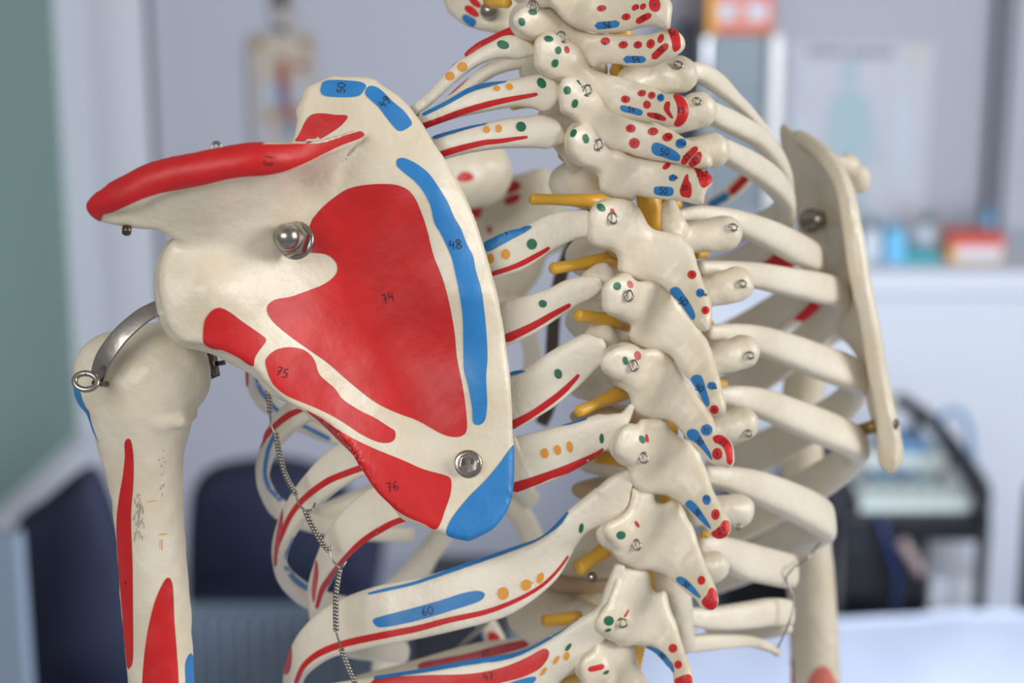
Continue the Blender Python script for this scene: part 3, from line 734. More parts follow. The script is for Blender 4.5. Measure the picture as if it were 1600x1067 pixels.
# far end of a lower rib, seen from the inside
rf = rib([(850, 1000, 14, .86), (820, 1006, 15, .855), (760, 1018, 16, .85), (700, 1032, 15, .85), (640, 1048, 13, .85), (560, 1068, 12, .85)], th=.003)
rf.paint(E4([(368, 650), (400, 620), (550, 590), (700, 560), (850, 520), (1000, 485), (1055, 485), (1062, 510), (1000, 540), (850, 580), (700, 610), (550, 640), (420, 664)]), 'pink'); rf.text('57', 759, 1020, 9, -8, .9); rf.build('rib', SK)
rf = rib([(752, 965, 14, .93), (766, 985, 15, .93), (776, 1010, 16, .93), (780, 1050, 16, .93)], th=.004)
rf.paint(E4([(810, 435), (850, 430), (880, 455), (890, 490), (880, 520), (820, 500)]), 'red'); rf.stroke(E4([(750, 370), (765, 430), (785, 500)]), 5, 'blue'); rf.build('rib', SK)

# ---------------- right ribs, unpainted
def rr(pts, th=.0036, paint=None):
    b = rib([(x, y, w, d) for x, y, w, d in pts], th=th)
    if paint: paint(b)
    b.build('rib', SK)
rr([(1060, 118, 14, .80), (1090, 112, 15, .806), (1120, 130, 15, .815), (1145, 152, 11, .824), (1172, 178, 9, .84), (1200, 215, 8, .86), (1215, 250, 8, .885), (1205, 285, 9, .905)], .004)
rr([(1095, 165, 14, .806), (1115, 178, 17, .812), (1150, 195, 17, .824), (1185, 215, 15, .84), (1212, 245, 14, .86), (1228, 285, 13, .885), (1222, 325, 15, .91), (1190, 350, 18, .93), (1140, 362, 18, .95)], .004)
rr([(1095, 240, 15, .802), (1122, 232, 16, .810), (1145, 242, 18, .818), (1180, 262, 20, .836), (1210, 285, 20, .856), (1228, 315, 18, .88), (1222, 350, 18, .905), (1195, 385, 18, .93), (1150, 410, 18, .95), (1110, 420, 17, .965)], .004)
rr([(1058, 338, 9, .800), (1090, 334, 13, .806), (1130, 340, 16, .815), (1160, 350, 19, .824), (1200, 366, 22, .842), (1240, 386, 24, .862), (1268, 402, 22, .885), (1276, 420, 18, .91), (1255, 450, 22, .935), (1215, 485, 26, .955), (1160, 520, 28, .97), (1100, 550, 28, .985)], .0045)
rr([(1092, 420, 13, .806), (1130, 425, 18, .815), (1180, 430, 20, .834), (1230, 440, 22, .856), (1280, 450, 24, .876), (1308, 458, 22, .896), (1310, 480, 20, .92), (1280, 515, 24, .942), (1230, 555, 27, .962), (1170, 595, 28, .978), (1110, 625, 28, .99)], .0045)
# front ends of the cage seen from inside between the right ribs, painted on their far side
rr([(1285, 378, 14, .985), (1232, 402, 17, .99), (1180, 425, 17, .995), (1130, 448, 16, 1.0)], .004, lambda b: b.stroke([(1262, 388), (1232, 402), (1196, 418)], 40, 'red', step=4))
rr([(1292, 462, 17, .985), (1262, 480, 18, .99), (1225, 500, 18, .995), (1180, 520, 17, 1.0)], .004, lambda b: b.stroke([(1280, 468), (1262, 480), (1250, 488)], 40, 'red', step=4))
rr([(1192, 250, 9, .975), (1165, 278, 11, .98), (1140, 302, 11, .985), (1100, 325, 11, .99)], .003, lambda b: (b.stroke([(1185, 256), (1165, 278), (1143, 300)], 13, 'red'), b.stroke([(1135, 306), (1110, 320)], 13, 'blue')))
rr([(1105, 520, 13, .808), (1140, 522, 17, .818), (1180, 530, 22, .834), (1230, 546, 25, .856), (1280, 565, 27, .876), (1325, 582, 27, .892), (1340, 600, 24, .915), (1315, 635, 25, .94), (1250, 675, 28, .962), (1190, 705, 30, .978), (1120, 740, 30, .992)], .0048)
rr([(1118, 618, 12, .812), (1150, 620, 18, .820), (1190, 630, 23, .836), (1240, 650, 26, .856), (1290, 670, 28, .876), (1330, 688, 27, .892), (1340, 706, 24, .912), (1305, 735, 27, .936), (1250, 770, 29, .96), (1190, 800, 30, .978), (1120, 835, 30, .99)], .0048)
rr([(1100, 742, 14, .810), (1140, 748, 20, .820), (1180, 760, 25, .834), (1225, 778, 28, .852), (1270, 800, 31, .870), (1288, 815, 30, .882), (1275, 830, 26, .90), (1225, 850, 28, .93), (1170, 880, 29, .955), (1100, 905, 28, .975)], .0050)
rr([(1090, 848, 16, .812), (1120, 858, 22, .820), (1160, 875, 29, .834), (1205, 886, 28, .850), (1232, 892, 27, .862)], .0048)
rr([(1060, 962, 14, .812), (1110, 966, 18, .824), (1160, 962, 21, .838), (1205, 956, 22, .852), (1228, 958, 21, .862)], .0042)
rr([(1060, 1008, 14, .815), (1095, 1004, 14, .825), (1130, 1002, 12, .835), (1170, 1002, 9, .850), (1203, 1012, 7, .862), (1215, 1020, 6, .868)], .003)
rr([(1228, 978, 12, .868), (1200, 985, 13, .885), (1150, 985, 14, .90), (1110, 982, 13, .91)], .003)
wire([T(1283, 845, .862), T(1262, 872, .858), T(1240, 888, .846), T(1228, 905, .848), T(1240, 935, .848), T(1232, 975, .846), T(1215, 1012, .852)], .0004, 'steel_wire', 'steel', SK)
for x, y, d in ((1134, 488, .868),):
    pass

# ================================================================ VERTEBRAE
def vert(poly, tp, ttip, dep, rtp=None, hook=None, rhook=None, body=None, bw=1.0, extra=None, paint=None, th=.0085, hookrot=0.3, tpr=(.0052, .0062, .0052)):
    """poly: outline of the arch and spinous process; tp: centre of the near transverse process"""
    s = Sdf(.0035)
    dd = [(a, b, c + tilt(b)) for a, b, c in dep]
    ds = s.plate(poly, dd, th, k=.003, rnd=.0030)
    if tp: s.ell(P(tp[0], tp[1], tp[2] + tilt(tp[1])), (tp[3] if len(tp) > 3 else tpr[0], tp[4] if len(tp) > 4 else tpr[1], .0050), k=.004)
    if rtp:
        a, b = rtp
        s.cone(T(*a), T(*b), .0055, .0068, k=.006)
    if body:
        x, y, d = body
        s.ell(T(x, y, d), (.0165 * bw, .0100 * bw, .0140), k=.003)
        s.cone(T(x + 20, y - 6, d - .010), T(ttip[0], ttip[1], ttip[2]), .0060, .0050, k=.004)
    if extra: extra(s)
    V, Fc = s.mesh(.0007, amp=.00022)
    b = Bone(V, Fc)
    if paint: paint(b)
    o = b.build('vertebra', SK)
    def hk(x, y, rot, r=.0019):
        h = b.hit(x, y)
        z = (h[0].z if h else .76) - .0014
        eye(x, y, z, r, o, rot, wr=.00042)
    if hook: hk(hook[0], hook[1], hookrot)
    if rhook:
        for w in [rhook]: hk(w[0], w[1], 1.2, .0015)
    return b

def D(tpx, tpy, lx, ly, sx, sy, o=0.0):
    """depth controls: transverse process, lamina, spinous tip"""
    return [(tpx, tpy, .7610 + o), (lx, ly, .7760 + o), ((lx * 2 + sx) / 3, (ly * 2 + sy) / 3, .7755 + o), ((lx + sx * 2) / 3, (ly + sy * 2) / 3, .7705 + o), (sx, sy, .7640 + o), (lx, ly - 60, .7770 + o), (lx, ly + 60, .7770 + o), (tpx, tpy - 50, .763 + o), (tpx, tpy + 50, .765 + o), (sx + 30, sy - 30, .768 + o), (sx - 30, sy + 30, .768 + o)]
zt = lambda p: Z(880, 0, 8.0, p)
zm = lambda p: Z(960, 130, 5.618, p)
# C7
def p_a(b):
    for x, y, rx, ry, r in ((480, 103, 62, 38, -10), (788, 210, 56, 42, -15), (902, 93, 48, 34, -40), (1000, 83, 44, 32, -50)): b.dot(880 + x / 8, y / 8, rx / 8, ry / 8, 'red', r)
    b.stroke(zt([(935, 265), (1000, 230), (1080, 190)]), [9, 10, 9], 'red'); b.paint(zt([(1082, 10), (1075, 80), (1110, 135), (1160, 148), (1205, 120), (1215, 50), (1190, -10), (1140, -30)]), 'red')
    b.stroke(zt([(430, 320), (550, 310), (675, 295)]), [11, 11, 11], 'blue')
    b.text('56', 949, 38.5, 9, -3, 1.1); b.text('2', 998, 11, 5, 0, .8); b.text('52', 1006, 27, 6, -25, .9); b.text('5', 938, 13, 4, 0, .8); b.text('1', 1023, 8, 5, 60, .8); b.text('5', 979, 26, 4, 0, .8)
vert([(838, -35), (852, -5), (862, 8), (875, 25), (893, 42), (915, 48), (945, 51), (975, 50), (1003, 42), (1025, 42), (1045, 46), (1050, 25), (1049, 5), (1035, -12), (1010, -20), (960, -18), (900, -40), (860, -60)],
     (850, -20, .764), (840, -10, .765), D(850, -10, 900, 15, 1030, 15, -.006), body=(862, -20, .825), paint=p_a)
# T1
def p_b(b):
    for x, y, rx, ry, r in ((527, 515, 60, 44, -5), (752, 560, 60, 44, -12), (935, 560, 54, 44, -15), (1095, 548, 50, 60, 30), (1222, 485, 36, 58, 25)): b.dot(880 + x / 8, y / 8, rx / 8, ry / 8, 'red', r)
    b.stroke(zt([(1135, 710), (1210, 640), (1290, 570)]), [10, 11, 10], 'red'); b.paint(zt([(1310, 375), (1340, 362), (1415, 362), (1445, 430), (1465, 530), (1460, 600), (1400, 645), (1370, 620), (1355, 520), (1330, 450)]), 'red')
    b.stroke(zt([(785, 742), (890, 740), (1005, 742)]), 10.5, 'blue'); b.text('54', 994, 92.5, 9, 0, 1.1); b.text('52', 1033, 77, 7, -40, 1); b.text('53', 1051, 53, 6, -10, .9)
    for x in (945, 974, 997, 1017): b.text('5', x, 68, 4, 0, .8)
    b.dot(815, 34, 5, 6.5, 'green', -20); b.dot(832, 19, 6.5, 4.5, 'green', 15)
vert([(800, 32), (806, 18), (818, 12), (840, 16), (858, 12), (872, 22), (890, 36), (915, 50), (972, 53), (1012, 54), (1030, 48), (1045, 44), (1058, 48), (1069, 60), (1068, 75), (1056, 87), (1038, 96), (1019, 104), (990, 106), (970, 100), (942, 100), (932, 107), (923, 106), (905, 95), (890, 80), (872, 66), (850, 57), (832, 58), (815, 52), (805, 44)],
     (818, 32, .763), (830, 35, .766), D(820, 32, 890, 65, 1050, 70, -.002), hook=(833, 9), body=(868, 62, .818), paint=p_b, hookrot=.2,
     extra=lambda s: s.cone(T(990, 100, .790), T(1004, 115, .788), .004, .003))
# T2
def p_c(b):
    for x, y, rx, ry, r in ((98, 140, 40, 32, 0), (240, 88, 38, 28, -10), (327, 108, 34, 30, -20), (287, 188, 34, 36, 0)): b.dot(960 + x / 5.618, 130 + y / 5.618, rx / 5.618, ry / 5.618, 'red', r)
    b.dot(1032.5, 153, 5.6, 5.8, 'blue')
    b.paint(zm([(515, 110), (545, 97), (600, 125), (640, 190), (648, 260), (625, 330), (580, 372), (540, 375), (522, 358), (545, 310), (555, 250), (545, 180)]), 'red')
    b.paint(zm([(455, 165), (485, 162), (490, 200), (485, 235), (515, 290), (518, 308), (495, 305), (455, 265), (435, 225), (440, 190)]), 'red')
    b.paint(zm([(285, 270), (300, 257), (370, 262), (430, 285), (455, 305), (450, 325), (420, 328), (350, 308), (300, 292)]), 'red')
    b.paint(zm([(48, 215), (65, 192), (110, 200), (200, 220), (245, 240), (248, 268), (225, 283), (150, 265), (70, 245)]), 'blue')
    b.text('54', 987, 171, 8, 12, 1); b.text('25', 1064, 172, 7, 5, 1); b.text('52', 1028, 181, 7, 15, 1); b.text('53', 1032, 153, 5, 0, .8); b.text('5', 1002, 145, 4, 0, .8); b.text('5', 1018, 149, 4, 0, .8); b.text('5', 977, 155, 4, 0, .8)
    b.dot(857, 61, 7, 4.5, 'green', 10); b.dot(872, 78.5, 4.5, 6, 'green', 0); b.dot(867, 98.5, 5, 6.5, 'green', 15); b.dot(885.5, 78, 3.5, 6, 'red', -20)
vert(Z2([(60, 300), (85, 250), (150, 233), (215, 250), (300, 310), (380, 390), (450, 455), (600, 513), (700, 533), (830, 573), (930, 622), (1010, 626), (1068, 652), (1098, 710), (1085, 790), (1045, 843), (980, 848), (880, 815), (760, 805), (600, 770), (480, 720), (420, 690), (350, 640), (290, 590), (230, 540), (130, 490), (65, 440)]),
     (858, 82, .764, .0054, .0078), (885, 90, .766), D(860, 82, 935, 140, 1065, 172, -.001), hook=(878, 58), rtp=((985, 128, .785), (1062, 116, .796)), rhook=(1060, 101), body=(880, 110, .803), paint=p_c, hookrot=.3)
# T3
def p_d(b):
    for x, y, rx, ry, r in ((143, 397, 44, 36, 5), (338, 424, 46, 34, 0), (467, 475, 46, 36, -15), (175, 525, 47, 46, 0)): b.dot(960 + x / 5.618, 130 + y / 5.618, rx / 5.618, ry / 5.618, 'red', r)
    b.dot(1064, 224.5, 8.5, 7.5, 'blue', -10)
    b.paint(zm([(325, 580), (340, 530), (380, 522), (450, 548), (530, 590), (575, 630), (578, 665), (560, 682), (500, 672), (420, 645), (350, 625)]), 'blue')
    b.stroke(zm([(605, 695), (650, 640), (715, 575)]), [9, 11, 9], 'red'); b.stroke(zm([(670, 715), (720, 670), (745, 620)]), [9, 14, 9], 'red')
    b.text('50', 1039, 237, 10, 5, 1.1); b.text('25', 1073, 245, 7, -40, 1); b.text('24', 1086, 249, 7, -40, 1); b.text('55a', 1065, 224, 6, 5, .9); b.text('5a', 1044, 214, 5, 0, .8)
    b.text('5', 1019, 205, 4, 0, .8); b.text('5', 985, 200, 4, 0, .8); b.text('5', 991, 223, 4, 0, .8)
    b.dot(886, 141, 5.5, 6.5, 'green'); b.dot(898, 161.5, 4.5, 7, 'green', 15); b.stroke([(902, 126), (908, 134)], [3, 1], 'green')
vert(Z2([(232, 570), (250, 530), (300, 512), (350, 520), (400, 560), (460, 640), (520, 700), (650, 745), (800, 785), (960, 858), (1080, 932), (1180, 978), (1240, 1040), (1246, 1110), (1180, 1130), (1100, 1110), (1000, 1088), (900, 1072), (760, 1050), (660, 1012), (560, 1006), (500, 970), (430, 890), (330, 800), (285, 762), (240, 745), (228, 660)]),
     (893, 148, .765, .0054, .0068), (915, 160, .768), D(893, 150, 960, 200, 1090, 245, -.001), hook=(917, 141), rtp=((1040, 190, .790), (1092, 172, .796)), rhook=(1089, 158), body=(905, 190, .806), paint=p_d, hookrot=-.6)
# T4
def p_e(b):
    b.dot(960 + 458 / 5.618, 130 + 730 / 5.618, 7, 4, 'red', -35); b.dot(1051.5, 278, 6.5, 5.2, 'blue', -20)
    b.paint(zm([(345, 940), (355, 910), (400, 905), (490, 910), (520, 930), (518, 970), (490, 988), (400, 985), (355, 970)]), 'blue')
    b.paint(zm([(600, 870), (625, 810), (650, 800), (652, 850), (675, 890), (678, 970), (660, 1005), (630, 1000), (590, 990), (575, 940)]), 'red')
    b.paint(zm([(700, 745), (740, 733), (800, 765), (850, 810), (853, 860), (830, 890), (780, 918), (750, 890), (735, 830)]), 'red')
    b.text('50', 1037, 298, 9, 5, 1.1); b.text('252', 1097, 272, 8, 0, 1); b.text('25', 1071, 293, 7, -5, 1); b.text('55a', 1053, 277, 6, -10, .9)
    b.dot(896, 208.5, 4, 6.5, 'green', 30); b.dot(915, 216.5, 4.6, 7.5, 'green', -12)
vert(Z3([(288, 90), (300, 25), (340, -15), (400, -25), (450, 25), (500, 115), (560, 148), (620, 152), (700, 182), (900, 220), (1000, 235), (1120, 255), (1200, 287), (1245, 330), (1245, 375), (1212, 420), (1195, 480), (1180, 512), (1100, 500), (1000, 482), (900, 477), (800, 462), (745, 450), (722, 485), (660, 482), (580, 462), (510, 430), (492, 385), (488, 300), (420, 262), (350, 225), (305, 175)]),
     (905, 222, .766, .0056, .0072), (925, 240, .770), D(905, 222, 975, 265, 1095, 285, -.001), hook=(935, 226), rtp=((1070, 240, .794), (1112, 235, .800)), body=(925, 285, .808), paint=p_e, hookrot=-.5)
# T5
zA = lambda p: Z(1030, 400, 6.67, p)
def p_f(b):
    b.dot(1081, 429.5, 6.8, 6.8, 'red'); b.dot(1094, 458, 6.6, 6.8, 'blue'); b.dot(1102, 485, 6, 6.3, 'red')
    b.paint(zA([(112, 375), (120, 340), (165, 320), (210, 335), (260, 400), (320, 490), (365, 580), (378, 640), (350, 668), (325, 640), (270, 560), (200, 470), (150, 420)]), 'blue')
    b.text('50', 1068, 471, 10, 20, 1.2); b.text('55a', 1097, 459, 7, 8, .9); b.text('5', 1081, 430, 5, 0, .8); b.text('5', 1102, 485, 5, 0, .8)
    b.dot(939, 324.5, 7.5, 5, 'green', 38); b.dot(957, 330, 2.5, 5, 'red', -30)
vert(Z3([(430, 560), (470, 505), (530, 487), (600, 470), (680, 478), (730, 500), (780, 560), (820, 640), (870, 683), (930, 694), (1020, 700), (1080, 760), (1130, 840), (1165, 950), (1210, 1067)]) + Z4([(1042, 200), (1072, 320), (1077, 400), (1062, 480), (1030, 502), (980, 482), (930, 420), (880, 352), (830, 290), (790, 240), (740, 200), (680, 178), (600, 170), (560, 162), (480, 125), (450, 90)]) + Z3([(620, 920), (618, 860), (580, 805), (500, 792), (440, 772), (415, 720), (425, 630)]),
     (942, 348, .766, .0056, .0082), (965, 365, .770), D(942, 350, 1015, 400, 1095, 500, 0), hook=(958, 341), rtp=((1060, 375, .792), (1132, 364, .800)), rhook=(1146, 355), body=(950, 400, .812), paint=p_f,
     extra=lambda s: (s.cone(T(1046, 322, .792), T(1052, 352, .788), .0030, .005)))
# T6
zB = lambda p: Z(1060, 560, 5.93, p)
def p_g(b):
    b.dot(1112, 603, 7.2, 6.5, 'blue'); b.dot(1116, 639.5, 6.6, 6.8, 'red')
    b.paint(zB([(115, 190), (140, 158), (180, 150), (215, 165), (240, 230), (268, 320), (288, 390), (285, 430), (265, 447), (240, 415), (200, 330), (150, 250)]), 'blue')
    b.text('50', 1094, 606, 9, 25, 1.2); b.text('55a', 1114, 604, 6, 20, .9); b.text('5', 1116, 640, 5, 0, .8)
    b.dot(964, 447, 5.8, 6.2, 'green'); b.dot(984.5, 444.5, 3.8, 6.3, 'pink', -25)
vert(Z4([(340, 300), (350, 210), (375, 165), (430, 135), (520, 133), (560, 165), (640, 165), (760, 190), (860, 300), (1000, 500), (1045, 560), (1080, 650), (1112, 750), (1142, 870), (1168, 980), (1165, 1040), (1140, 1064), (1100, 1062), (1060, 1045), (1000, 940), (950, 862), (900, 802), (850, 742), (800, 675), (740, 640), (690, 628), (600, 612), (545, 575), (520, 520), (540, 460), (520, 425), (470, 392), (400, 388), (350, 360)]),
     (966, 461, .766, .0062, .0070), (985, 480, .770), D(966, 461, 1030, 520, 1118, 630, .001), hook=(983, 462), rtp=((1070, 465, .794), (1150, 444, .804)), rhook=(1160, 443), body=(950, 500, .815), paint=p_g, hookrot=-.2)
# T7
def p_h(b):
    b.dot(1104, 672, 9, 9, 'blue', 20); b.dot(1121, 709, 8, 9, 'red')
    b.paint(zB([(78, 700), (90, 665), (130, 652), (175, 665), (215, 730), (260, 810), (300, 880), (318, 940), (290, 920), (230, 850), (160, 780), (100, 745)]), 'blue')
    b.stroke(zB([(345, 745), (400, 760), (450, 810), (470, 880), (475, 970)]), [13, 14, 13, 11, 8], 'red')
    b.text('50', 1094, 689, 8, 50, 1.1); b.text('55', 1104, 673, 7, 15, 1); b.text('23', 1130, 692, 8, 35, 1); b.text('5', 1121, 709, 6, 0, .9)
    b.dot(977, 563.5, 4, 6.8, 'green', -12); b.dot(996, 555.5, 4.6, 7, 'pink', -15)
vert(Z4([(330, 715), (355, 655), (440, 610), (530, 605), (600, 618), (700, 622), (780, 650), (860, 760), (960, 900), (1060, 1040)]) + Z5([(1085, 225), (1118, 315), (1190, 368), (1225, 440), (1226, 520), (1190, 560), (1130, 547), (1080, 532), (1030, 500), (975, 445), (935, 388), (900, 350), (850, 292), (800, 252), (740, 236), (660, 236), (590, 212), (542, 155), (538, 60)]) + Z4([(555, 910), (542, 852), (480, 832), (400, 802), (340, 765)]),
     (968, 562, .766, .0068, .0060), (985, 590, .770), D(968, 562, 1035, 630, 1130, 710, .001), hook=(991, 571), rtp=((1090, 570, .796), (1160, 550, .806)), rhook=(1172, 555), body=(945, 590, .817), paint=p_h, hookrot=0)
# T8
zC = lambda p: Z(1000, 760, 3.473, p)
def p_i(b):
    b.dot(1104, 781, 6.5, 8, 'blue', -10); b.dot(1118, 804, 6.5, 8.5, 'red')
    b.paint(zC([(245, 100), (260, 75), (285, 78), (320, 115), (350, 160), (375, 200), (388, 232), (370, 222), (320, 175), (275, 130)]), 'blue')
    b.paint(zC([(388, 250), (410, 235), (435, 210), (455, 185), (480, 190), (487, 225), (470, 265), (440, 285), (405, 280)]), 'red')
    b.text('50', 1091, 800, 7, 50, 1.1); b.text('55', 1104, 779, 6, 15, .9); b.text('23', 1127, 828, 8, -20, 1); b.text('5', 1118, 804, 5, 0, .8)
    b.dot(1003, 686.5, 4, 6.8, 'green', -25); b.dot(1010.5, 685, 2.2, 7, 'red', -12)
vert(Z5([(425, 420), (445, 340), (480, 290), (530, 275), (580, 280), (610, 230), (700, 235), (780, 250), (800, 300), (870, 350), (960, 400), (1010, 500), (1050, 585), (1080, 680), (1112, 760), (1160, 840), (1196, 920), (1190, 1000), (1130, 1032), (1080, 1012), (1030, 952), (950, 872), (880, 802), (800, 752), (720, 738), (620, 728), (560, 690), (525, 640), (530, 600), (560, 545), (545, 525), (480, 505), (435, 470)]),
     (979, 695, .766, .0070, .0068), (995, 715, .771), D(979, 695, 1040, 730, 1125, 825, .001), hook=(1006, 715), rtp=((1090, 680, .798), (1158, 662, .808)), rhook=(1169, 677), body=(955, 705, .82), paint=p_i)
# T9
def p_j(b):
    b.dot(1096, 907, 6, 7, 'red')
    b.paint(zC([(195, 500), (210, 488), (240, 495), (280, 530), (320, 580), (332, 605), (310, 598), (260, 560), (210, 525)]), 'blue')
    b.paint(zC([(335, 622), (360, 590), (375, 560), (392, 548), (415, 580), (418, 630), (405, 665), (375, 665), (350, 650)]), 'red')
    b.text('50', 1073, 913, 7, 45, 1.1); b.text('2', 1108, 935, 7, 0, 1)
    b.dot(970, 836, 7, 6.5, 'green'); b.dot(995, 819, 2.4, 6, 'red', -30)
vert(Z6([(505, 110), (520, 60), (600, 25), (640, -20), (660, -90), (668, -145), (720, -120), (790, -110), (800, -60), (850, -45), (900, -70), (940, -40), (975, 30), (1010, 90), (1030, 150), (1060, 250), (1100, 350), (1142, 450), (1145, 510), (1100, 545), (1050, 530), (1020, 480), (950, 435), (900, 385), (850, 348), (760, 328), (680, 312), (600, 272), (578, 235), (590, 205), (540, 165)]),
     (962, 834, .768, .0072, .0066), (985, 850, .772), D(968, 834, 1030, 850, 1105, 930, .002), hook=(995, 851), rtp=((1085, 800, .80), (1152, 798, .810)), rhook=(1152, 822), body=(922, 858, .834), bw=1.25, paint=p_j)
# T10
def p_k(b):
    b.dot(1051.5, 1013, 6.8, 7, 'red'); b.dot(1060, 1038.5, 5.8, 6.5, 'red')
    b.stroke(zC([(35, 872), (80, 885), (125, 920), (160, 965), (182, 1008)]), [5, 7, 9, 8, 4], 'blue')
    b.paint(zC([(188, 1050), (210, 1035), (260, 1018), (280, 1035), (280, 1075), (260, 1110), (200, 1090)]), 'red')
    b.text('50', 1035, 1024, 7, 45, 1.1)
    b.dot(951, 969.5, 7.5, 7.5, 'green'); b.dot(950, 984, 5, 2.5, 'green', -20); b.stroke([(982, 953), (976, 963)], [2, 4], 'red')
vert(Z6([(455, 615), (490, 545), (530, 500), (560, 400), (605, 305), (680, 315), (760, 325), (770, 400), (800, 450), (850, 440), (885, 540), (920, 640), (950, 760), (1002, 890), (1000, 960), (960, 1010), (905, 960), (892, 890), (850, 840), (800, 785), (740, 748), (660, 738), (600, 722), (530, 690), (470, 662)]),
     (957, 968, .768, .0074, .0066), (975, 985, .773), D(957, 968, 1015, 980, 1068, 1055, .003), hook=(972, 973), rtp=((1070, 890, .805), (1112, 885, .812)), body=(876, 962, .842), bw=1.35, paint=p_k, hookrot=1.3,
     extra=lambda s: (s.cone(T(1050, 900, .800), T(1062, 1000, .806), .007, .006)))
# T11
def p_l(b):
    b.stroke(Z(780, 980, 6.957, [(985, 455), (1040, 445), (1120, 425)]), [8, 9, 9], 'red'); b.dot(947, 1050, 5, 2.5, 'green', -30)
vert(Z6([(378, 840), (400, 800), (450, 772), (470, 700), (520, 690), (600, 722), (680, 740), (700, 850), (760, 950), (780, 1100), (500, 1150), (400, 960), (378, 900)]),
     (925, 1040, .768, .0070, .0066), (940, 1060, .773), D(925, 1040, 975, 1060, 1020, 1120, .004), body=(930, 1060, .832), paint=p_l)
# right sides only partly seen
# ---------------- intervertebral discs, cord, nerve roots
for x, y, d in ((925, 150, .812), (930, 240, .815), (940, 345, .820), (950, 450, .822), (948, 548, .824), (950, 650, .826), (950, 765, .830), (904, 908, .837), (880, 1030, .84)):
    s = Sdf(.001); s.ell(T(x, y, d), (.0150, .0052, .0125)); V, Fc = s.mesh(.0012); Bone(V, Fc, 'disc').build('intervertebral_disc', SK)
wire([T(960, -60, .800), T(975, 100, .802), T(1000, 250, .802), T(1016, 330, .800), T(1030, 500, .808), T(1040, 650, .810), T(1046, 790, .806), T(1030, 905, .808), T(990, 1010, .808), T(975, 1120, .81)], .0046, 'spinal_cord', 'nerve', SK, 16)
def nerve(a, b, ra, rb, da=.768, db=.790):
    s = Sdf(.001); A_ = T(a[0], a[1], da); B_ = T(b[0], b[1], db)
    s.cone(A_, B_, ra / F * da, rb / F * db); d = (A_ - B_) / np.linalg.norm(A_ - B_)
    V, Fc = sweep([(A_, ra * .8 / F * da, ra * .8 / F * da), (A_ - d * .0008, ra / F * da, ra / F * da), ((A_ * 2 + B_) / 3, ra * .95 / F * da, ra * .95 / F * da), ((A_ + B_ * 2) / 3, (ra + rb) / 2 / F * da, (ra + rb) / 2 / F * da), (B_, rb / F * db, rb / F * db)], None, 16, 2.0)
    skin(V, Fc, 'nerve_root', 'nerve', SK)
nerve((829, 311), (950, 314), 9, 12, .780, .790); nerve((862, 420), (972, 402), 9.5, 14, .770, .792); nerve((902, 492), (985, 505), 10, 14, .768, .790); nerve((902, 644), (985, 608), 9.5, 15, .768, .790)
nerve((930, 713), (1000, 722), 11, 14, .788, .797); nerve((903, 889), (965, 845), 13, 15, .778, .796); nerve((848, 970), (905, 965), 10, 11, .800, .806); nerve((845, 1062), (925, 1040), 20, 26, .782, .80)
nerve((794, 4), (765, 2), 9, 12, .79, .80); nerve((800, 167), (835, 160), 6, 8, .80, .81); nerve((825, 60), (850, 64), 8, 9, .785, .79)
nerve((1062, 318), (1040, 320), 9, 11, .806, .81); nerve((1104, 396), (1085, 396), 8, 9, .82, .815); nerve((1133, 601), (1115, 600), 8, 9, .82, .815); nerve((1112, 505), (1098, 506), 6, 8, .82, .815); nerve((1107, 836), (1095, 834), 6, 6, .80, .80)
nerve((960, 112), (985, 108), 11, 11, .79, .80)
# screw in the rib joint
V, Fc = lathe(frame_at(925, 902, .782 + tilt(902), -.1, -.1), [(.0020, -.001), (.0021, .0004), (.0014, .0014), (.0003, .0017)], 20); skin(V, Fc, 'joint_screw', 'steel', SK)

# ---------------- braided wire tying the ribs
def braid(pts):
    q = catmull([T(*p) for p in pts], 14)
    q = np.array(q); L = np.r_[0, np.cumsum(np.linalg.norm(np.diff(q, axis=0), axis=1))]
    n = int(L[-1] / .00028); s_ = np.linspace(0, L[-1], n); C0 = np.stack([np.interp(s_, L, q[:, k]) for k in range(3)], 1)
    V = []; Fc = []
    for ph in (0, math.pi):
        t = np.gradient(C0, axis=0); t /= np.linalg.norm(t, axis=1)[:, None]
        u = np.cross(t, [0, 0, 1.0]); u /= np.linalg.norm(u, axis=1)[:, None]; w = np.cross(t, u)
        a = s_ / .0026 * 2 * math.pi + ph
        c = C0 + (u * np.cos(a)[:, None] + w * np.sin(a)[:, None]) * .00060
        V2, F2 = sweep([(x, .00056, .00056) for x in c], None, 6, 2.0)
        o = len(V); V = V + list(V2); Fc = Fc + [tuple(i + o for i in f) for f in F2]
    skin(V, Fc, 'twisted_wire', 'steel', SK)
braid([(416, 597, .775), (421, 625, .777), (422, 645, .777)])
wire([T(422, 645, .777), T(424, 665, .777), T(431, 678, .776)], .0004, 'wire_loop', 'steel', SK)
braid([(431, 678, .777), (436, 705, .777), (446, 742, .774), (462, 772, .768)])
wire([T(462, 772, .768), T(467, 788, .766), T(477, 798, .764)], .0004, 'wire_loop', 'steel', SK); wire([T(477, 798, .764), T(488, 796, .765), T(492, 786, .768)], .0004, 'wire_loop', 'steel', SK)
braid([(477, 798, .764), (488, 822, .763), (503, 848, .763), (514, 860, .763)])
wire([T(514, 860, .763), T(519, 874, .762), T(532, 887, .760), T(541, 876, .762)], .0004, 'wire_loop', 'steel', SK)
wire([T(503, 840, .766), T(507, 852, .763), T(516, 860, .763), T(518, 852, .764)], .0004, 'wire_loop', 'steel', SK)
braid([(531, 889, .758), (525, 930, .754), (525, 985, .752)])
wire([T(525, 985, .752), T(530, 1003, .752), T(534, 1015, .753)], .0004, 'wire_loop', 'steel', SK)
braid([(534, 1015, .754), (543, 1040, .754), (556, 1070, .754)])
braid([(762, 972, .88), (730, 1000, .86), (712, 1020, .85)])

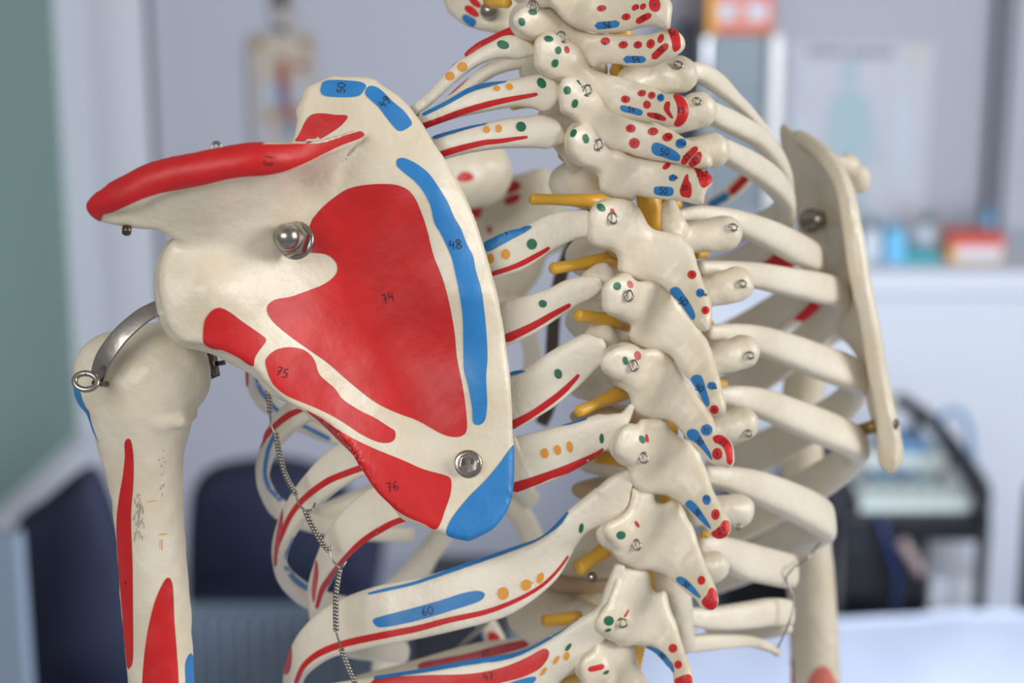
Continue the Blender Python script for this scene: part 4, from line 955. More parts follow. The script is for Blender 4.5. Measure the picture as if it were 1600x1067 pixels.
# ---------------- right scapula, unpainted, nearly edge on
so = [(1222, 192), (1232, 198), (1252, 215), (1275, 228), (1297, 250), (1318, 285), (1328, 320), (1333, 370), (1340, 410), (1352, 455), (1361, 512), (1371, 575), (1385, 630), (1399, 680), (1402, 715), (1397, 735), (1389, 738), (1378, 718), (1367, 680), (1354, 628), (1345, 575), (1330, 545), (1305, 520), (1280, 480), (1262, 430), (1248, 370), (1240, 320), (1230, 270), (1221, 235), (1217, 205)]
sd_ = [(1222, 200, .955), (1230, 300, .965), (1260, 420, .955), (1300, 500, .935), (1345, 570, .915), (1365, 650, .900), (1385, 720, .892), (1400, 700, .886), (1372, 570, .884), (1350, 450, .882), (1330, 350, .886), (1315, 280, .897), (1290, 240, .912), (1250, 210, .935), (1290, 380, .945), (1310, 450, .925), (1270, 300, .950), (1300, 320, .925)]
s = Sdf(.004); s.plate(so, [(a, b, c + tilt(b)) for a, b, c in sd_], .011, rnd=.0030)
rim_ = catmull([(1250, 213, .936, .0028), (1290, 245, .912, .003), (1318, 290, .897, .0030), (1332, 360, .886, .0034), (1343, 430, .882, .0036), (1360, 512, .882, .0034), (1371, 580, .884, .0034), (1384, 645, .886, .0036), (1391, 700, .888, .0042), (1391, 722, .889, .0034)], 5)
s.chain([(T(x, y, d_), r_) for x, y, d_, r_ in rim_], k=.003)
s.chain([(T(1296, 252, .915), .003), (T(1325, 258, .93), .0042), (T(1342, 275, .94), .0042), (T(1345, 288, .94), .004)], k=.004)
V, Fc = s.mesh(.0011, amp=.00008)
scR = Bone(V, Fc).build('scapula', SK)
scR['label'] = 'unpainted far shoulder blade seen edge on'
V, Fc = lathe(frame_at(1268, 345, .938 + tilt(345), .7, .1), [(.0055, -.002), (.0055, .0005), (.0045, .001), (.0045, .004), (.003, .007), (.0005, .008)], 20); skin(V, Fc, 'bolt', 'steel', scR)
V, Fc = sweep([(T(1345, 672, .905), .0028, .0028), (T(1368, 665, .895), .0028, .0028)], None, 14, 2.0); skin(V, Fc, 'spacer', 'brass', scR)
V, Fc = lathe(frame_at(1395, 663, .884 + tilt(663), 1.6, .0), [(.003, -.002), (.003, .0012), (.002, .002)], 18, True); skin(V, Fc, 'hex_bolt', 'darksteel', scR)

# ---------------- right upper arm bone
s = Sdf(.006)
arm_ = catmull([(1262, 560, .0100), (1252, 650, .0095), (1256, 760, .0100), (1265, 880, .0110), (1272, 1000, .0116), (1280, 1180, .0120)], 6)
s.chain([(T(x, y, 1.02), r_) for x, y, r_ in arm_], k=.002)
s.ell(T(1300, 470, 1.02), (.020, .02, .02), k=.01)
V, Fc = s.mesh(.0014, amp=.0001); b = Bone(V, Fc)
b.paint([(1262, 1067), (1272, 1048), (1288, 1040), (1302, 1056), (1312, 1090), (1260, 1100)], 'palered'); b.paint([(1228, 1045), (1238, 1030), (1240, 1075), (1232, 1110), (1226, 1100)], 'red')
o = b.build('upper_arm_bone', SK); o['label'] = 'far upper arm bone, blurred, behind the unpainted ribs'

# ---------------- breastbone and collar bones at the front of the cage
s = Sdf(.005)
so = [(735, 262), (748, 262), (760, 252), (780, 258), (792, 275), (812, 272), (845, 262), (865, 275), (872, 300), (885, 330), (905, 360), (890, 385), (860, 395), (820, 380), (790, 372), (750, 372), (725, 345), (715, 300), (720, 270)]
s.plate(so, [(730, 280, 1.0), (800, 300, .985), (870, 320, .975), (800, 370, .985), (750, 340, .995)], .014, rnd=.005)
s.plate([(760, 350), (820, 360), (850, 385), (845, 430), (815, 470), (790, 480), (770, 470), (755, 420)], [(760, 380, .990), (840, 390, .98), (800, 470, .99)], .011, rnd=.004)
V, Fc = s.mesh(.0018); b = Bone(V, Fc)
zq = lambda p: Z(640, 220, 4.104, p)
b.paint(zq([(600, 325), (615, 280), (650, 260), (700, 265), (715, 290), (690, 320), (640, 335)]), 'red'); b.paint(zq([(605, 400), (620, 365), (670, 345), (712, 350), (700, 380), (650, 408)]), 'red')
b.paint(zq([(300, 400), (340, 385), (440, 385), (465, 420), (455, 480), (440, 500), (400, 480)]), 'red'); b.paint(zq([(495, 560), (520, 550), (530, 580), (512, 596)]), 'red')
o = b.build('breastbone', SK); o['label'] = 'breastbone with dark red painted spots'
s = Sdf(.004); s.cone(T(745, 270, .96), T(660, 290, .93), .016, .013); V, Fc = s.mesh(.0018); b = Bone(V, Fc)
b.paint(zq([(300, 235), (330, 205), (370, 200), (408, 225), (400, 250), (350, 262), (310, 258)]), 'red'); b.build('collar_bone', SK)
# inner cage: costal cartilages and front rib ends, pale and out of focus
for pts in ([(790, 470, 14, .985), (730, 520, 14, .98), (660, 570, 15, .96)], [(800, 470, 14, .985), (830, 540, 14, .99), (830, 600, 14, .995)],
            [(640, 750, 15, .93), (580, 775, 18, .915), (520, 800, 18, .90), (495, 806, 16, .90)], [(720, 790, 15, .95), (680, 850, 17, .95), (640, 900, 17, .95), (590, 950, 18, .95), (575, 985, 14, .95)],
            [(690, 830, 14, .97), (640, 920, 20, .98), (610, 1010, 24, .99), (600, 1100, 24, 1.0)], [(760, 760, 16, .96), (810, 800, 18, .965), (840, 860, 18, .97), (870, 930, 18, .975)],
            [(690, 700, 14, .94), (760, 720, 16, .955), (830, 780, 16, .965)]):
    rib(pts, th=.004, m='bone').build('rib_cartilage', SK)
# support rod
rp_ = catmull([(910, 362, .93), (888, 398, .933), (874, 440, .937), (866, 490, .94), (862, 560, .94), (860, 625, .94), (846, 662, .94)], 5)
V, Fc = sweep([(T(x, y, d_), .0030, .0030) for x, y, d_ in rp_], None, 14, 2.0)
skin(V, Fc, 'support_rod', 'rod', SK)

# ---------------- lower jaw at the top of the frame
s = Sdf(.005)
jo = [(690, -20), (697, 12), (712, 30), (740, 45), (770, 52), (800, 50), (820, 30), (826, 0), (815, -40), (760, -60), (700, -50)]
s.plate(jo, [(700, 0, .835), (760, 30, .825), (815, 20, .83), (760, -40, .83)], .012, rnd=.005)
V, Fc = s.mesh(.0014); b = Bone(V, Fc)
zj = lambda p: Z(660, 0, 6.667, p)
b.paint(zj([(480, -30), (540, -20), (600, 30), (610, 75), (570, 80), (510, 40)]), 'red'); b.paint(zj([(440, 80), (460, 58), (520, 70), (580, 130), (590, 165), (560, 180), (500, 155), (450, 115)]), 'red')
b.paint(zj([(415, 185), (430, 155), (470, 155), (550, 200), (560, 240), (530, 278), (480, 255), (430, 215)]), 'blue')
o = b.build('lower_jaw', SK); o['label'] = 'blurred lower jaw with red and blue spots at the top'
V, Fc = lathe(frame_at(764, 17, .817, 0, 0), [(.0035, -.002), (.0032, .003), (.002, .0045), (.0003, .0048)], 18); skin(V, Fc, 'jaw_screw', 'steel', o)
# ================================================================ THE ROOM
mat('wall_paint', srgb(178, 180, 192), 0.7, bump=0.05)
mat('white_paint', srgb(206, 210, 220), 0.5)
mat('frost_glass', srgb(112, 138, 132), 0.45)
mat('floor', srgb(178, 184, 198), 0.5, var=.1, vscale=4)
mat('navy', srgb(12, 22, 50), 0.8, bump=0.2, bscale=60)
mat('radiator', srgb(120, 134, 152), 0.5)
mat('black', srgb(16, 18, 24), 0.45)
mat('darkgrey', srgb(46, 50, 62), 0.5)
mat('cabgrey', srgb(118, 130, 140), 0.4)
mat('chrome', srgb(225, 225, 228), 0.15, metal=1.0)
mat('paper', srgb(208, 214, 226), 0.6)
mat('sheet', srgb(160, 168, 188), 0.8, bump=0.3, bscale=6)
mat('orange', srgb(226, 98, 36), 0.5); mat('salmon', srgb(224, 90, 74), 0.5); mat('yellow', srgb(236, 170, 40), 0.5)
mat('teal', srgb(20, 176, 190), 0.4); mat('skyblue', srgb(108, 192, 236), 0.4); mat('dkteal', srgb(30, 96, 100), 0.5)
mat('posterink', srgb(168, 192, 202), 0.6); mat('posterpale', srgb(196, 206, 216), 0.6); mat('postertext', srgb(150, 150, 164), 0.6); mat('posterpaper', srgb(196, 198, 208), 0.6)
mat('magenta', srgb(226, 60, 190), 0.4); mat('device', srgb(190, 200, 198), 0.4); mat('devblue', srgb(90, 130, 170), 0.4); mat('bluecable', srgb(22, 44, 90), 0.5)
mat('skinpink', srgb(150, 132, 132), 0.6); mat('boxbeige', srgb(206, 192, 160), 0.6); mat('artery', srgb(150, 40, 44), 0.5); mat('figure', srgb(176, 168, 164), 0.6)

mat('tan', srgb(176, 146, 108), 0.6)
mat('gloss', srgb(240, 240, 242), 0.2, coat=.5)
RC = np.array(CM.to_3x3())
def ray(px, py):
    v = RC @ np.array([(px - 800) / F, (533.5 - py) / F, -1.0]); return v
def atY(px, py, Y):
    v = ray(px, py); t = Y / v[1]; return np.array(CAM) + v * t
def atZ(px, py, z):
    v = ray(px, py); t = (z - CAM[2]) / v[2]; return np.array(CAM) + v * t
def box(x0, x1, y0, y1, z0, z1, bev=0.0):
    bm = bmesh.new(); bmesh.ops.create_cube(bm, size=1.0)
    bmesh.ops.scale(bm, vec=(abs(x1 - x0), abs(y1 - y0), abs(z1 - z0)), verts=bm.verts)
    bmesh.ops.translate(bm, vec=((x0 + x1) / 2, (y0 + y1) / 2, (z0 + z1) / 2), verts=bm.verts)
    if bev: bmesh.ops.bevel(bm, geom=list(bm.edges), offset=bev, segments=3, affect='EDGES', profile=.5)
    v = [tuple(x.co) for x in bm.verts]; bm.verts.index_update(); f = [tuple(q.index for q in p.verts) for p in bm.faces]; bm.free()
    return v, f
def ob(name, parts, m, parent=None, smooth=False):
    V = []; Fc = []
    for v, f in parts:
        o = len(V); V += list(v); Fc += [tuple(i + o for i in q) for q in f]
    return link_mesh(name, V, Fc, [m], [0] * len(Fc), parent, smooth, world=True)
def pbox(px0, py0, px1, py1, Y, th, bev=0.0):
    a = atY(px0, py0, Y); b = atY(px1, py1, Y); c = atY((px0 + px1) / 2, (py0 + py1) / 2, Y)
    x0 = atY(px0, (py0 + py1) / 2, Y)[0]; x1 = atY(px1, (py0 + py1) / 2, Y)[0]
    return box(x0, x1, Y, Y + th, atY((px0 + px1) / 2, py1, Y)[2], atY((px0 + px1) / 2, py0, Y)[2], bev)
def thing(name, loc, label, cat, group=None):
    o = bpy.data.objects.new(name, None); C.objects.link(o); o.location = loc; o['_w'] = tuple(float(x) for x in loc)
    o['label'] = label; o['category'] = cat
    if group: o['group'] = group
    return o
def tag(o, label, cat, group=None):
    o['label'] = label; o['category'] = cat
    if group: o['group'] = group
    return o
def structure(o): o['kind'] = 'structure'; return o
def tube(pts, r, n=12):
    q = catmull([np.array(p, float) for p in pts], 6) if len(pts) > 2 else [np.array(p, float) for p in pts]
    return sweep([(x, r, r) for x in q], None, n, 2.0)
WY = 4.35
structure(ob('floor', [box(-4, 4.5, -2, WY, -.05, 0)], 'floor'))
structure(ob('wall_back', [box(-3, 4.5, WY, WY + .1, 0, 2.9)], 'wall_paint'))
# left: frosted glass partition with a white rail under it
a = atZ(0, 790, .42); b = atZ(148, 650, .42)
dv = (b - a) / np.linalg.norm(b - a); a = a - dv * .8
def slab(p, q, z0, z1, th):
    n = np.array([dv[1], -dv[0], 0]) * th
    P_ = [p, q, q + n, p + n]
    v = [(x[0], x[1], z0) for x in P_] + [(x[0], x[1], z1) for x in P_]
    return v, [(0, 1, 2, 3)[::-1], (4, 5, 6, 7), (0, 1, 5, 4), (1, 2, 6, 5), (2, 3, 7, 6), (3, 0, 4, 7)]
structure(ob('window_1', [slab(a, b - dv * .1, .42, 2.9, -.02)], 'frost_glass'))
structure(ob('trim_1', [slab(a, b, .33, .42, .03), slab(b - dv * .1, b, .42, 2.9, .03)], 'white_paint'))
structure(ob('wall_left', [slab(a, b, 0, .33, -.06)], 'white_paint'))
# door leaf and frame on the back wall
structure(ob('door_1', [pbox(146, -120, 246, 1100, WY - .05, .05)], 'white_paint'))
structure(ob('trim_2', [pbox(246, -120, 256, 1100, WY - .02, .02)], 'darkgrey'))
structure(ob('trim_4', [pbox(256, -120, 300, 1100, WY - .012, .012)], 'wall_paint'))
structure(ob('trim_3', [pbox(1548, -100, 1556, 415, WY - .03, .03)], 'darkgrey'))
structure(ob('door_2', [pbox(1556, -100, 1900, 1100, WY - .06, .05)], 'wall_paint'))
# worktop and the white cupboard front under it
t = thing('sideboard', atY(1300, 430, 3.95), 'long white sideboard along the back wall with cartons standing on it', 'sideboard')
zt0 = atY(1400, 424, 3.93)[2]
ob('worktop', [box(atY(1050, 430, 3.93)[0], atY(1760, 430, 3.93)[0], 3.93, WY - .07, zt0 - .05, zt0, .006)], 'paper', t)
ob('front', [box(atY(1060, 600, 3.97)[0], atY(1740, 600, 3.97)[0], 3.97, WY - .08, .02, zt0 - .05)], 'paper', t)
ztop = zt0
def stand(name, px0, px1, py0, m, label, cat, Y=4.0, th=.09, parts=None, group=None, bev=.004):
    x0 = atY(px0, 420, Y)[0]; x1 = atY(px1, 420, Y)[0]; z1 = atY((px0 + px1) / 2, py0, Y)[2]
    o = ob(name, [box(x0, x1, Y, Y + th, ztop, z1, bev)], m); tag(o, label, cat, group); return o, x0, x1, z1
o, x0, x1, z1 = stand('glove_box', 1482, 1566, 372, 'yellow', 'orange and white cardboard glove box on the right end of the sideboard', 'box')
ob('printed_panel', [box(x0 + .012, x1 - .004, 3.997, 4.0, ztop + .006, z1 - .018)], 'paper', o); ob('lid_band', [box(x0 - .001, x1 + .001, 3.996, 4.09, z1 - .016, z1 + .001)], 'salmon', o)
o, *_ = stand('storage_box', 1406, 1470, 400, 'teal', 'low turquoise box on the sideboard left of the glove box', 'box')
o, x0, x1, z1 = stand('carton', 1384, 1412, 362, 'skyblue', 'tall pale blue carton on the sideboard', 'box')
def bottle(px, w, ptop, m, capm, label, Y=4.0):
    x = atY(px, 420, Y)[0]; r = w / 2 / F * 4.1; z1 = atY(px, ptop, Y)[2]; hgt = z1 - ztop
    t = thing('bottle', (x, Y + .03, ztop), label, 'bottle')
    def lat(prof, n=20):
        V = []; Fc = []
        for rr, z in prof:
            for j in range(n): a_ = 2 * math.pi * j / n; V.append((x + rr * math.cos(a_), Y + .03 + rr * math.sin(a_), z))
        for i in range(len(prof) - 1):
            for j in range(n): k = (j + 1) % n; Fc.append((i * n + j, i * n + k, (i + 1) * n + k, (i + 1) * n + j))
        Fc.append(tuple(range(n))[::-1]); Fc.append(tuple((len(prof) - 1) * n + j for j in range(n)))
        return V, Fc
    ob('body', [lat([(r * .96, ztop), (r, ztop + .005), (r, ztop + hgt * .62), (r * .5, ztop + hgt * .74), (r * .35, ztop + hgt * .76)])], m, t, True)
    ob('cap', [lat([(r * .38, ztop + hgt * .76), (r * .42, ztop + hgt * .95), (r * .3, z1)])], capm, t, True)
    return t
bottle(1362, 36, 345, 'paper', 'dkteal', 'white bottle with dark pump cap on the sideboard beside the pale blue carton')
bottle(1340, 26, 365, 'dkteal', 'dkteal', 'dark teal bottle on the sideboard just right of the far shoulder blade')
bottle(1448, 40, 342, 'paper', 'dkteal', 'white bottle with dark cap standing behind the low turquoise box', 4.10)
bottle(1545, 20, 330, 'skyblue', 'skyblue', 'light blue bottle standing behind the glove box', 4.14)
# pictures of a body on a chart
def flat(px0, py0, px1, py1, Y, th=.002): return pbox(px0, py0, px1, py1, Y, th)
t = thing('anatomy_chart', atY(1340, 240, WY - .004), 'pale wall chart with a blurred blue green human figure and dark title line', 'poster')
ob('sheet', [flat(1228, 66, 1450, 405, WY - .004)], 'posterpaper', t)
for piece in [flat(1262, 74, 1320, 88, WY - .006), flat(1326, 76, 1398, 90, WY - .006)]: ob('title', [piece], 'postertext', t)
ob('emblem', [flat(1424, 76, 1440, 92, WY - .006)], 'boxbeige', t)
def figpoly(pts, Y, th=.0015):
    q = [atY(x, y, Y) for x, y in catmull(pts, 4, True)]
    n = len(q); V = [tuple(p) for p in q] + [(p[0], p[1] + th, p[2]) for p in q]
    return V, [tuple(range(n)), tuple(range(n, 2 * n))[::-1]] + [(i, (i + 1) % n, n + (i + 1) % n, n + i) for i in range(n)]
ob('figure_drawing', [figpoly([(1330, 92), (1342, 102), (1338, 125), (1334, 140), (1352, 148), (1362, 165), (1366, 210), (1372, 250), (1362, 252), (1350, 200), (1350, 240), (1348, 320), (1344, 395), (1334, 395), (1332, 300), (1326, 300), (1322, 395), (1312, 395), (1308, 320), (1308, 240), (1306, 200), (1294, 252), (1286, 248), (1294, 205), (1298, 165), (1308, 148), (1324, 140), (1320, 125), (1316, 102)], WY - .0065)], 'posterink', t)
for piece in [figpoly([(1252, 105), (1266, 108), (1268, 130), (1256, 136), (1248, 122)], WY - .0065), figpoly([(1398, 104), (1408, 106), (1408, 124), (1398, 124)], WY - .0065), figpoly([(1236, 180), (1262, 182), (1260, 230), (1238, 228)], WY - .0065), figpoly([(1395, 160), (1420, 162), (1418, 290), (1398, 288)], WY - .0065)]: ob('small_drawing', [piece], 'posterpale', t)
# second figure chart at upper left: a cut-out body picture
t = thing('body_picture', atY(440, 110, WY - .01), 'small blurred cut-out picture of a body with red and blue vessels on the back wall', 'picture')
ob('silhouette', [figpoly([(438, -30), (452, -20), (458, 10), (460, 35), (468, 52), (486, 58), (492, 75), (494, 130), (492, 240), (470, 245), (430, 245), (398, 240), (390, 130), (388, 75), (394, 58), (420, 52), (430, 40), (424, 10), (426, -20)], WY - .014, .006)], 'figure', t)
for piece in [figpoly([(432, -20), (446, -15), (452, 10), (440, 14), (428, 0)], WY - .018), figpoly([(434, 40), (446, 40), (448, 52), (436, 52)], WY - .018)]: ob('head_drawing', [piece], 'darkgrey', t)
for piece in [figpoly([(396, 66 + k * 13), (425, 63 + k * 13), (460, 63 + k * 13), (484, 67 + k * 13), (460, 68 + k * 13), (425, 68 + k * 13)], WY - .018) for k in range(5)]: ob('rib_drawing', [piece], 'boxbeige', t)
for piece in [figpoly([(436, 96), (446, 92), (450, 115), (450, 150), (456, 175), (462, 190), (450, 192), (442, 165), (436, 130)], WY - .020), figpoly([(462, 98), (480, 98), (478, 108), (466, 108)], WY - .019)]: ob('vessel_drawing', [piece], 'artery', t)
for piece in [figpoly([(436, 128), (442, 140), (446, 170), (440, 172), (434, 150)], WY - .022), figpoly([(450, 190), (460, 192), (458, 215), (448, 210)], WY - .022)]: ob('vein_drawing', [piece], 'devblue', t)
for piece in [figpoly([(396, 60), (412, 56), (410, 74), (396, 78)], WY - .018), figpoly([(470, 58), (488, 62), (488, 78), (472, 72)], WY - .018), figpoly([(420, 172), (436, 178), (430, 192), (418, 190)], WY - .018), figpoly([(456, 168), (468, 170), (466, 186), (456, 184)], WY - .018)]: ob('muscle_drawing', [piece], 'tan', t)
for piece in [figpoly([(408, 130), (432, 132), (430, 165), (406, 165)], WY - .018), figpoly([(458, 128), (482, 130), (480, 160), (460, 162)], WY - .018), figpoly([(402, 190), (416, 190), (416, 225), (402, 225)], WY - .018)]: ob('window_cutout', [piece], 'wall_paint', t)
# wall cabinet with the carton on top
t = thing('wall_cabinet', atY(1160, 150, 4.15), 'grey fronted wall cabinet with a bright chrome edge below the orange box', 'cabinet')
ob('carcass', [pbox(1092, 54, 1205, 330, 4.12, WY - 4.12)], 'cabgrey', t)
ob('side_panel', [pbox(1068, 54, 1092, 330, 4.16, WY - 4.16)], 'darkgrey', t)
ob('edge_rail', [pbox(1199, 54, 1221, 330, 4.09, .05, .01)], 'gloss', t); ob('edge_rail', [pbox(1093, 54, 1110, 330, 4.09, .04, .008)], 'chrome', t)
ob('door_seam', [pbox(1110, 138, 1199, 143, 4.115, .005)], 'cabgrey', t)
zc = atY(1150, 54, 4.12)[2]
x0 = atY(1108, 30, 4.14)[0]; x1 = atY(1208, 30, 4.14)[0]; z1 = atY(1158, -22, 4.14)[2]
o = tag(ob('cardboard_box', [box(x0, x1, 4.14, 4.26, zc, z1, .003)], 'orange'), 'orange and white cardboard box on top of the wall cabinet', 'box')
ob('printed_panel', [box(x0 + .018, x1 - .012, 4.137, 4.14, zc + .022, z1 - .03)], 'paper', o); ob('red_band', [box(x0 + .012, x1, 4.136, 4.14, z1 - .03, z1 - .005)], 'salmon', o); ob('corner_stripe', [box(x0 - .002, x0 + .014, 4.135, 4.14, zc, z1 - .002)], 'yellow', o)
ob('print_blob', [box(x0 + .05, x0 + .075, 4.134, 4.137, zc + .03, z1 - .04)], 'orange', o)
# ---------------- chairs at lower left
def cushion(pts, Y, th, m, name, parent, tiltb=0.0):
    q = [atY(x, y, Y) for x, y in catmull(pts, 5, True)]; c = np.mean(q, 0); V = []; Fc = []; n = len(q)
    for sc_, dy in ((.90, 0), (.975, .012), (1, .03), (1, th - .02), (.97, th)):
        for p in q:
            w = c + (p - c) * sc_; V.append((w[0], Y + dy + (c[2] - w[2]) * tiltb, w[2]))
    for k in range(4):
        for i in range(n): j = (i + 1) % n; Fc.append((k * n + i, k * n + j, (k + 1) * n + j, (k + 1) * n + i))
    Fc.append(tuple(range(n))[::-1]); Fc.append(tuple(range(4 * n, 5 * n)))
    return ob(name, [(V, Fc)], m, parent, True)
t = thing('chair', atZ(120, 1300, 0), 'navy blue upholstered chair with slanted back at the lower left edge', 'chair', 'navy chairs')
cushion([(14, 838), (60, 798), (118, 752), (140, 758), (160, 800), (185, 880), (215, 980), (250, 1110), (240, 1160), (60, 1170), (40, 1040), (24, 920)], 2.55, .07, 'navy', 'backrest', t)
x0 = atY(20, 1100, 2.5)[0]; x1 = atY(240, 1100, 2.5)[0]
ob('seat', [box(x0, x1, 2.1, 2.62, .42, .50, .02)], 'navy', t, True)
for xx in (x0 + .02, x1 - .02):
    for yy in (2.14, 2.58): ob('leg', [tube([(xx, yy, .43), (xx, yy, 0)], .012)], 'darksteel', t, True)
t = thing('chair', atZ(450, 1300, 0), 'navy blue upholstered chair with rounded back behind the near ribs', 'chair', 'navy chairs')
cushion([(292, 800), (300, 772), (330, 752), (400, 742), (450, 744), (500, 760), (545, 800), (575, 860), (585, 920), (580, 958), (520, 962), (460, 958), (400, 960), (300, 962), (288, 900)], 3.1, .10, 'navy', 'backrest', t)
x0 = atY(300, 950, 3.05)[0]; x1 = atY(585, 950, 3.05)[0]; zz = atY(500, 948, 3.0)[2]
ob('seat', [box(x0, x1, 3.0, 3.5, zz - .05, zz, .02)], 'navy', t, True)
for xx in (x0 + .04, x1 - .04):
    for yy in (3.12, 3.45): ob('leg', [tube([(xx, yy, zz - .04), (xx, yy, 0)], .012)], 'black', t, True)
tag(ob('bag', [box(*sorted((atY(425, 730, 3.3)[0], atY(468, 730, 3.3)[0])), 3.3, 3.36, atY(440, 800, 3.3)[2], atY(440, 728, 3.3)[2], .02)], 'black', None, True), 'small black bag showing above the rounded back of the navy chair', 'bag')
t = thing('radiator', atZ(450, 1200, 0), 'grey blue ribbed radiator below the rounded navy chair back', 'radiator')
xs = np.linspace(300, 640, 16); zr1 = atY(450, 962, 2.9)[2]; zr0 = .03
for k, xx in enumerate(xs):
    X = atY(xx, 1000, 2.9)[0]; ob('fin', [box(X - .0075, X + .0075, 2.88, 2.93, zr0, zr1, .004)], 'radiator', t, True)
X0 = atY(292, 1000, 2.9)[0]; X1 = atY(648, 1000, 2.9)[0]; ob('panel', [box(X0, X1, 2.91, 2.96, zr0, zr1 - .005)], 'radiator', t)
tag(ob('cabinet', [pbox(640, 962, 800, 1300, 2.55, .22, .01)], 'black'), 'dark low cabinet seen between the lowest painted ribs', 'cabinet')
tag(ob('floor_panel', [pbox(-30, 840, 45, 1300, 2.3, .03, .004)], 'radiator'), 'grey panel cut off by the lower left corner beside the chair', 'panel')
# ---------------- trolley with the therapy device
YT = 3.25
t = thing('trolley', atZ(1420, 1000, 0), 'black metal trolley carrying grey therapy devices at the right', 'trolley')
zs = atY(1420, 800, YT)[2]
xl = atY(1300, 800, YT)[0]; xr = atY(1545, 800, YT)[0]
ob('top_shelf', [box(xl, xr, YT - .02, YT + .36, zs - .045, zs, .004)], 'black', t)
for xx in (xl + .01, xr - .01):
    for yy in (YT - .015, YT + .34): ob('post', [tube([(xx, yy, 0), (xx, yy, zs + (.0 if yy > YT else 0))], .011)], 'black', t, True)
ob('side_rail', [tube([(xr - .02, YT - .02, zs + .0), (xr - .015, YT + .0, zs + .045), (xr - .05, YT + .20, zs + .08), (xr - .09, YT + .34, zs + .085)], .013)], 'black', t, True)
ob('side_rail', [tube([(xl - .005, YT - .02, zs + .0), (xl - .01, YT + .1, zs + .03), (xl - .01, YT + .34, zs + .06)], .012)], 'black', t, True)
zm_ = atY(1420, 905, YT)[2]
ob('lower_shelf', [box(xl, xr, YT - .02, YT + .36, zm_ - .10, zm_ - .085)], 'black', t)
ob('drawer_box', [box(xl - .05, atY(1455, 800, YT)[0], YT, YT + .34, atY(1400, 935, YT)[2], atY(1400, 835, YT)[2], .006)], 'black', t)
ob('drawer_edge', [box(xl - .05, xl + .08, YT - .004, YT, atY(1400, 852, YT)[2], atY(1400, 842, YT)[2])], 'darkgrey', t)
o = thing('control_unit', (xl, YT, zs), 'grey therapy control unit with dark knobs on the black trolley', 'device')
za = zs + .001
def wedge(px0, px1, Yf, Yb, z0, zf, zb):
    a_ = atY(px0, 780, Yf)[0]; b_ = atY(px1, 780, Yf)[0]
    v = [(a_, Yf, z0), (b_, Yf, z0), (b_, Yb, z0), (a_, Yb, z0), (a_, Yf, zf), (b_, Yf, zf), (b_, Yb, zb), (a_, Yb, zb)]
    return v, [(0, 3, 2, 1), (4, 5, 6, 7), (0, 1, 5, 4), (1, 2, 6, 5), (2, 3, 7, 6), (3, 0, 4, 7)]
ob('housing', [wedge(1345, 1520, YT + .0, YT + .15, za, za + .018, za + .022)], 'device', o)
for k in range(5):
    X = atY(1362 + k * 30, 770, YT)[0]; ob('knob', [tube([(X, YT + .08, za + .018), (X, YT + .078, za + .036)], .008)], 'dkteal' if k % 2 else 'darkgrey', o, True)
ob('display', [box(atY(1375, 760, YT)[0], atY(1450, 760, YT)[0], YT + .11, YT + .135, za + .019, za + .026)], 'devblue', o)
o = thing('ultrasound_unit', (xl + .05, YT + .18, zs), 'smaller grey unit with a black knob stick on top, behind the control unit', 'device')
ob('housing', [box(atY(1345, 740, YT + .18)[0], atY(1478, 740, YT + .18)[0], YT + .18, YT + .29, zs, atY(1410, 712, YT + .18)[2], .006)], 'device', o)
ob('dark_slot', [box(atY(1378, 740, YT + .18)[0], atY(1450, 740, YT + .18)[0], YT + .172, YT + .18, zs + .002, atY(1410, 738, YT + .18)[2])], 'black', o)
ob('top_plate', [box(atY(1366, 700, YT + .26)[0], atY(1440, 700, YT + .26)[0], YT + .19, YT + .28, atY(1410, 712, YT + .18)[2], atY(1410, 696, YT + .18)[2], .004)], 'devblue', o)
pp = atY(1428, 700, YT + .28); ob('stick', [tube([pp, pp + np.array([0, 0, .035])], .006)], 'darkgrey', o, True)
ob('stick_knob', [tube([pp + np.array([0, 0, .030]), pp + np.array([0, 0, .052])], .010)], 'black', o, True)
pts = [atY(x, y, YT + .30) for x, y in ((1464, 712), (1466, 675), (1474, 650), (1490, 642), (1505, 650), (1515, 680), (1518, 735))]
tag(ob('cable_holder', [tube(pts, .006)], 'devblue', None, True), 'thin blue grey bent tube rising behind the therapy device', 'holder')
tag(ob('cable', [tube([atY(1372, 805, YT - .03), atY(1385, 840, YT - .05), atY(1402, 900, YT - .05), atY(1398, 955, YT - .04)], .006)], 'bluecable', None, True), 'dark blue cable hanging from the front of the trolley', 'cable')
tag(ob('hand_probe', [tube([atY(1408, 845, YT - .06), atY(1425, 870, YT - .06), atY(1440, 895, YT - .06)], .010)], 'skinpink', None, True), 'pale pinkish probe hanging beside the blue cable on the trolley', 'probe')
tag(ob('paper_stack', [box(atY(1445, 900, YT + .1)[0], atY(1525, 900, YT + .1)[0], YT + .05, YT + .3, zm_ - .083, zm_ - .02, .003)], 'paper'), 'white paper stack on the lower shelf of the trolley', 'paper')
for x_, y_, w_, lab in ((1204, 712, 26, 'magenta plastic bottle seen between the far ribs'), (1296, 744, 24, 'magenta bottle just left of the therapy trolley')):
    tag(ob('plastic_bottle', [pbox(x_ - w_ / 2, y_ - 24, x_ + w_ / 2, y_ + 14, 3.6, .03, .009)], 'magenta', None, True), lab, 'bottle')
tag(ob('tray', [box(atY(1190, 800, 3.75)[0], atY(1268, 800, 3.75)[0], 3.75, 3.87, atY(1200, 816, 3.7)[2] + .001, atY(1200, 765, 3.75)[2], .008)], 'paper', None, True), 'white tray left of the trolley', 'tray')
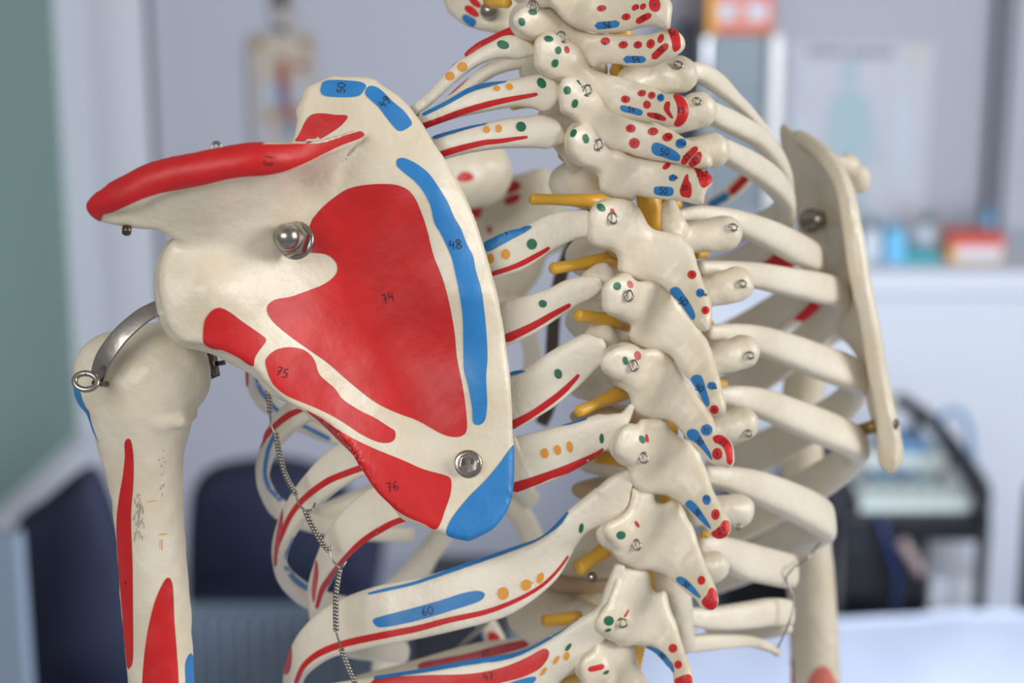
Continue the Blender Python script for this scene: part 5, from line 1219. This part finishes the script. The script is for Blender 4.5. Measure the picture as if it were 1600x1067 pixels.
tag(ob('side_table', [box(atY(1130, 900, 3.7)[0], atY(1270, 900, 3.7)[0], 3.7, 3.9, 0, atY(1200, 816, 3.7)[2], .01)], 'black'), 'low black table left of the trolley, under the white tray', 'table')
# treatment couch with paper cover
zb = .52
c0 = atZ(960, 990, zb); c1 = atZ(1700, 918, zb)
t = thing('treatment_couch', (1.0, 2.4, 0), 'treatment couch covered with a pale white sheet in the lower right corner', 'couch')
V = []; nx, ny = 40, 24
bx = lambda u, v: atZ(900 + 900 * u, 1200, zb)
for j in range(ny + 1):
    for i in range(nx + 1):
        px = 940 + 860 * i / nx; top = 992 - 38 * min(1, (px - 940) / 560); py = 1300 + (top - 1300) * j / ny
        w = atZ(px, py, zb); fold = .0012 * math.sin(px * .03 + py * .02) + .0008 * math.sin(px * .06 - py * .045)
        V.append((w[0], w[1], zb + fold))
Fc = [(j * (nx + 1) + i, j * (nx + 1) + i + 1, (j + 1) * (nx + 1) + i + 1, (j + 1) * (nx + 1) + i) for j in range(ny) for i in range(nx)]
n0 = len(V); V += [(a_, b_, zb - .07) for a_, b_, _ in V[:n0]]
edge = [i for i in range(nx + 1)] + [j * (nx + 1) + nx for j in range(1, ny + 1)] + [ny * (nx + 1) + i for i in range(nx - 1, -1, -1)] + [j * (nx + 1) for j in range(ny - 1, 0, -1)]
Fc += [(a_, b_, b_ + n0, a_ + n0) for a_, b_ in zip(edge, edge[1:] + edge[:1])]
Fc += [tuple(i + n0 for i in q)[::-1] for q in Fc[:nx * ny]]
ob('sheet', [(V, Fc)], 'sheet', t, True)
for px_, py_ in ((1010, 1250), (1650, 1250), (1080, 1010), (1650, 975)):
    w = atZ(px_, py_, zb - .07); ob('leg', [tube([(w[0], w[1], zb - .06), (w[0], w[1], 0)], .02)], 'chrome', t, True)
o = ob('chair', [pbox(1590, 760, 1690, 1300, 2.9, .05, .02)], 'darkgrey', None, True); tag(o, 'dark grey upholstered edge at the far right of the frame', 'chair')

# clean-up of helper values
for o in scene.objects:
    if '_w' in o: del o['_w']
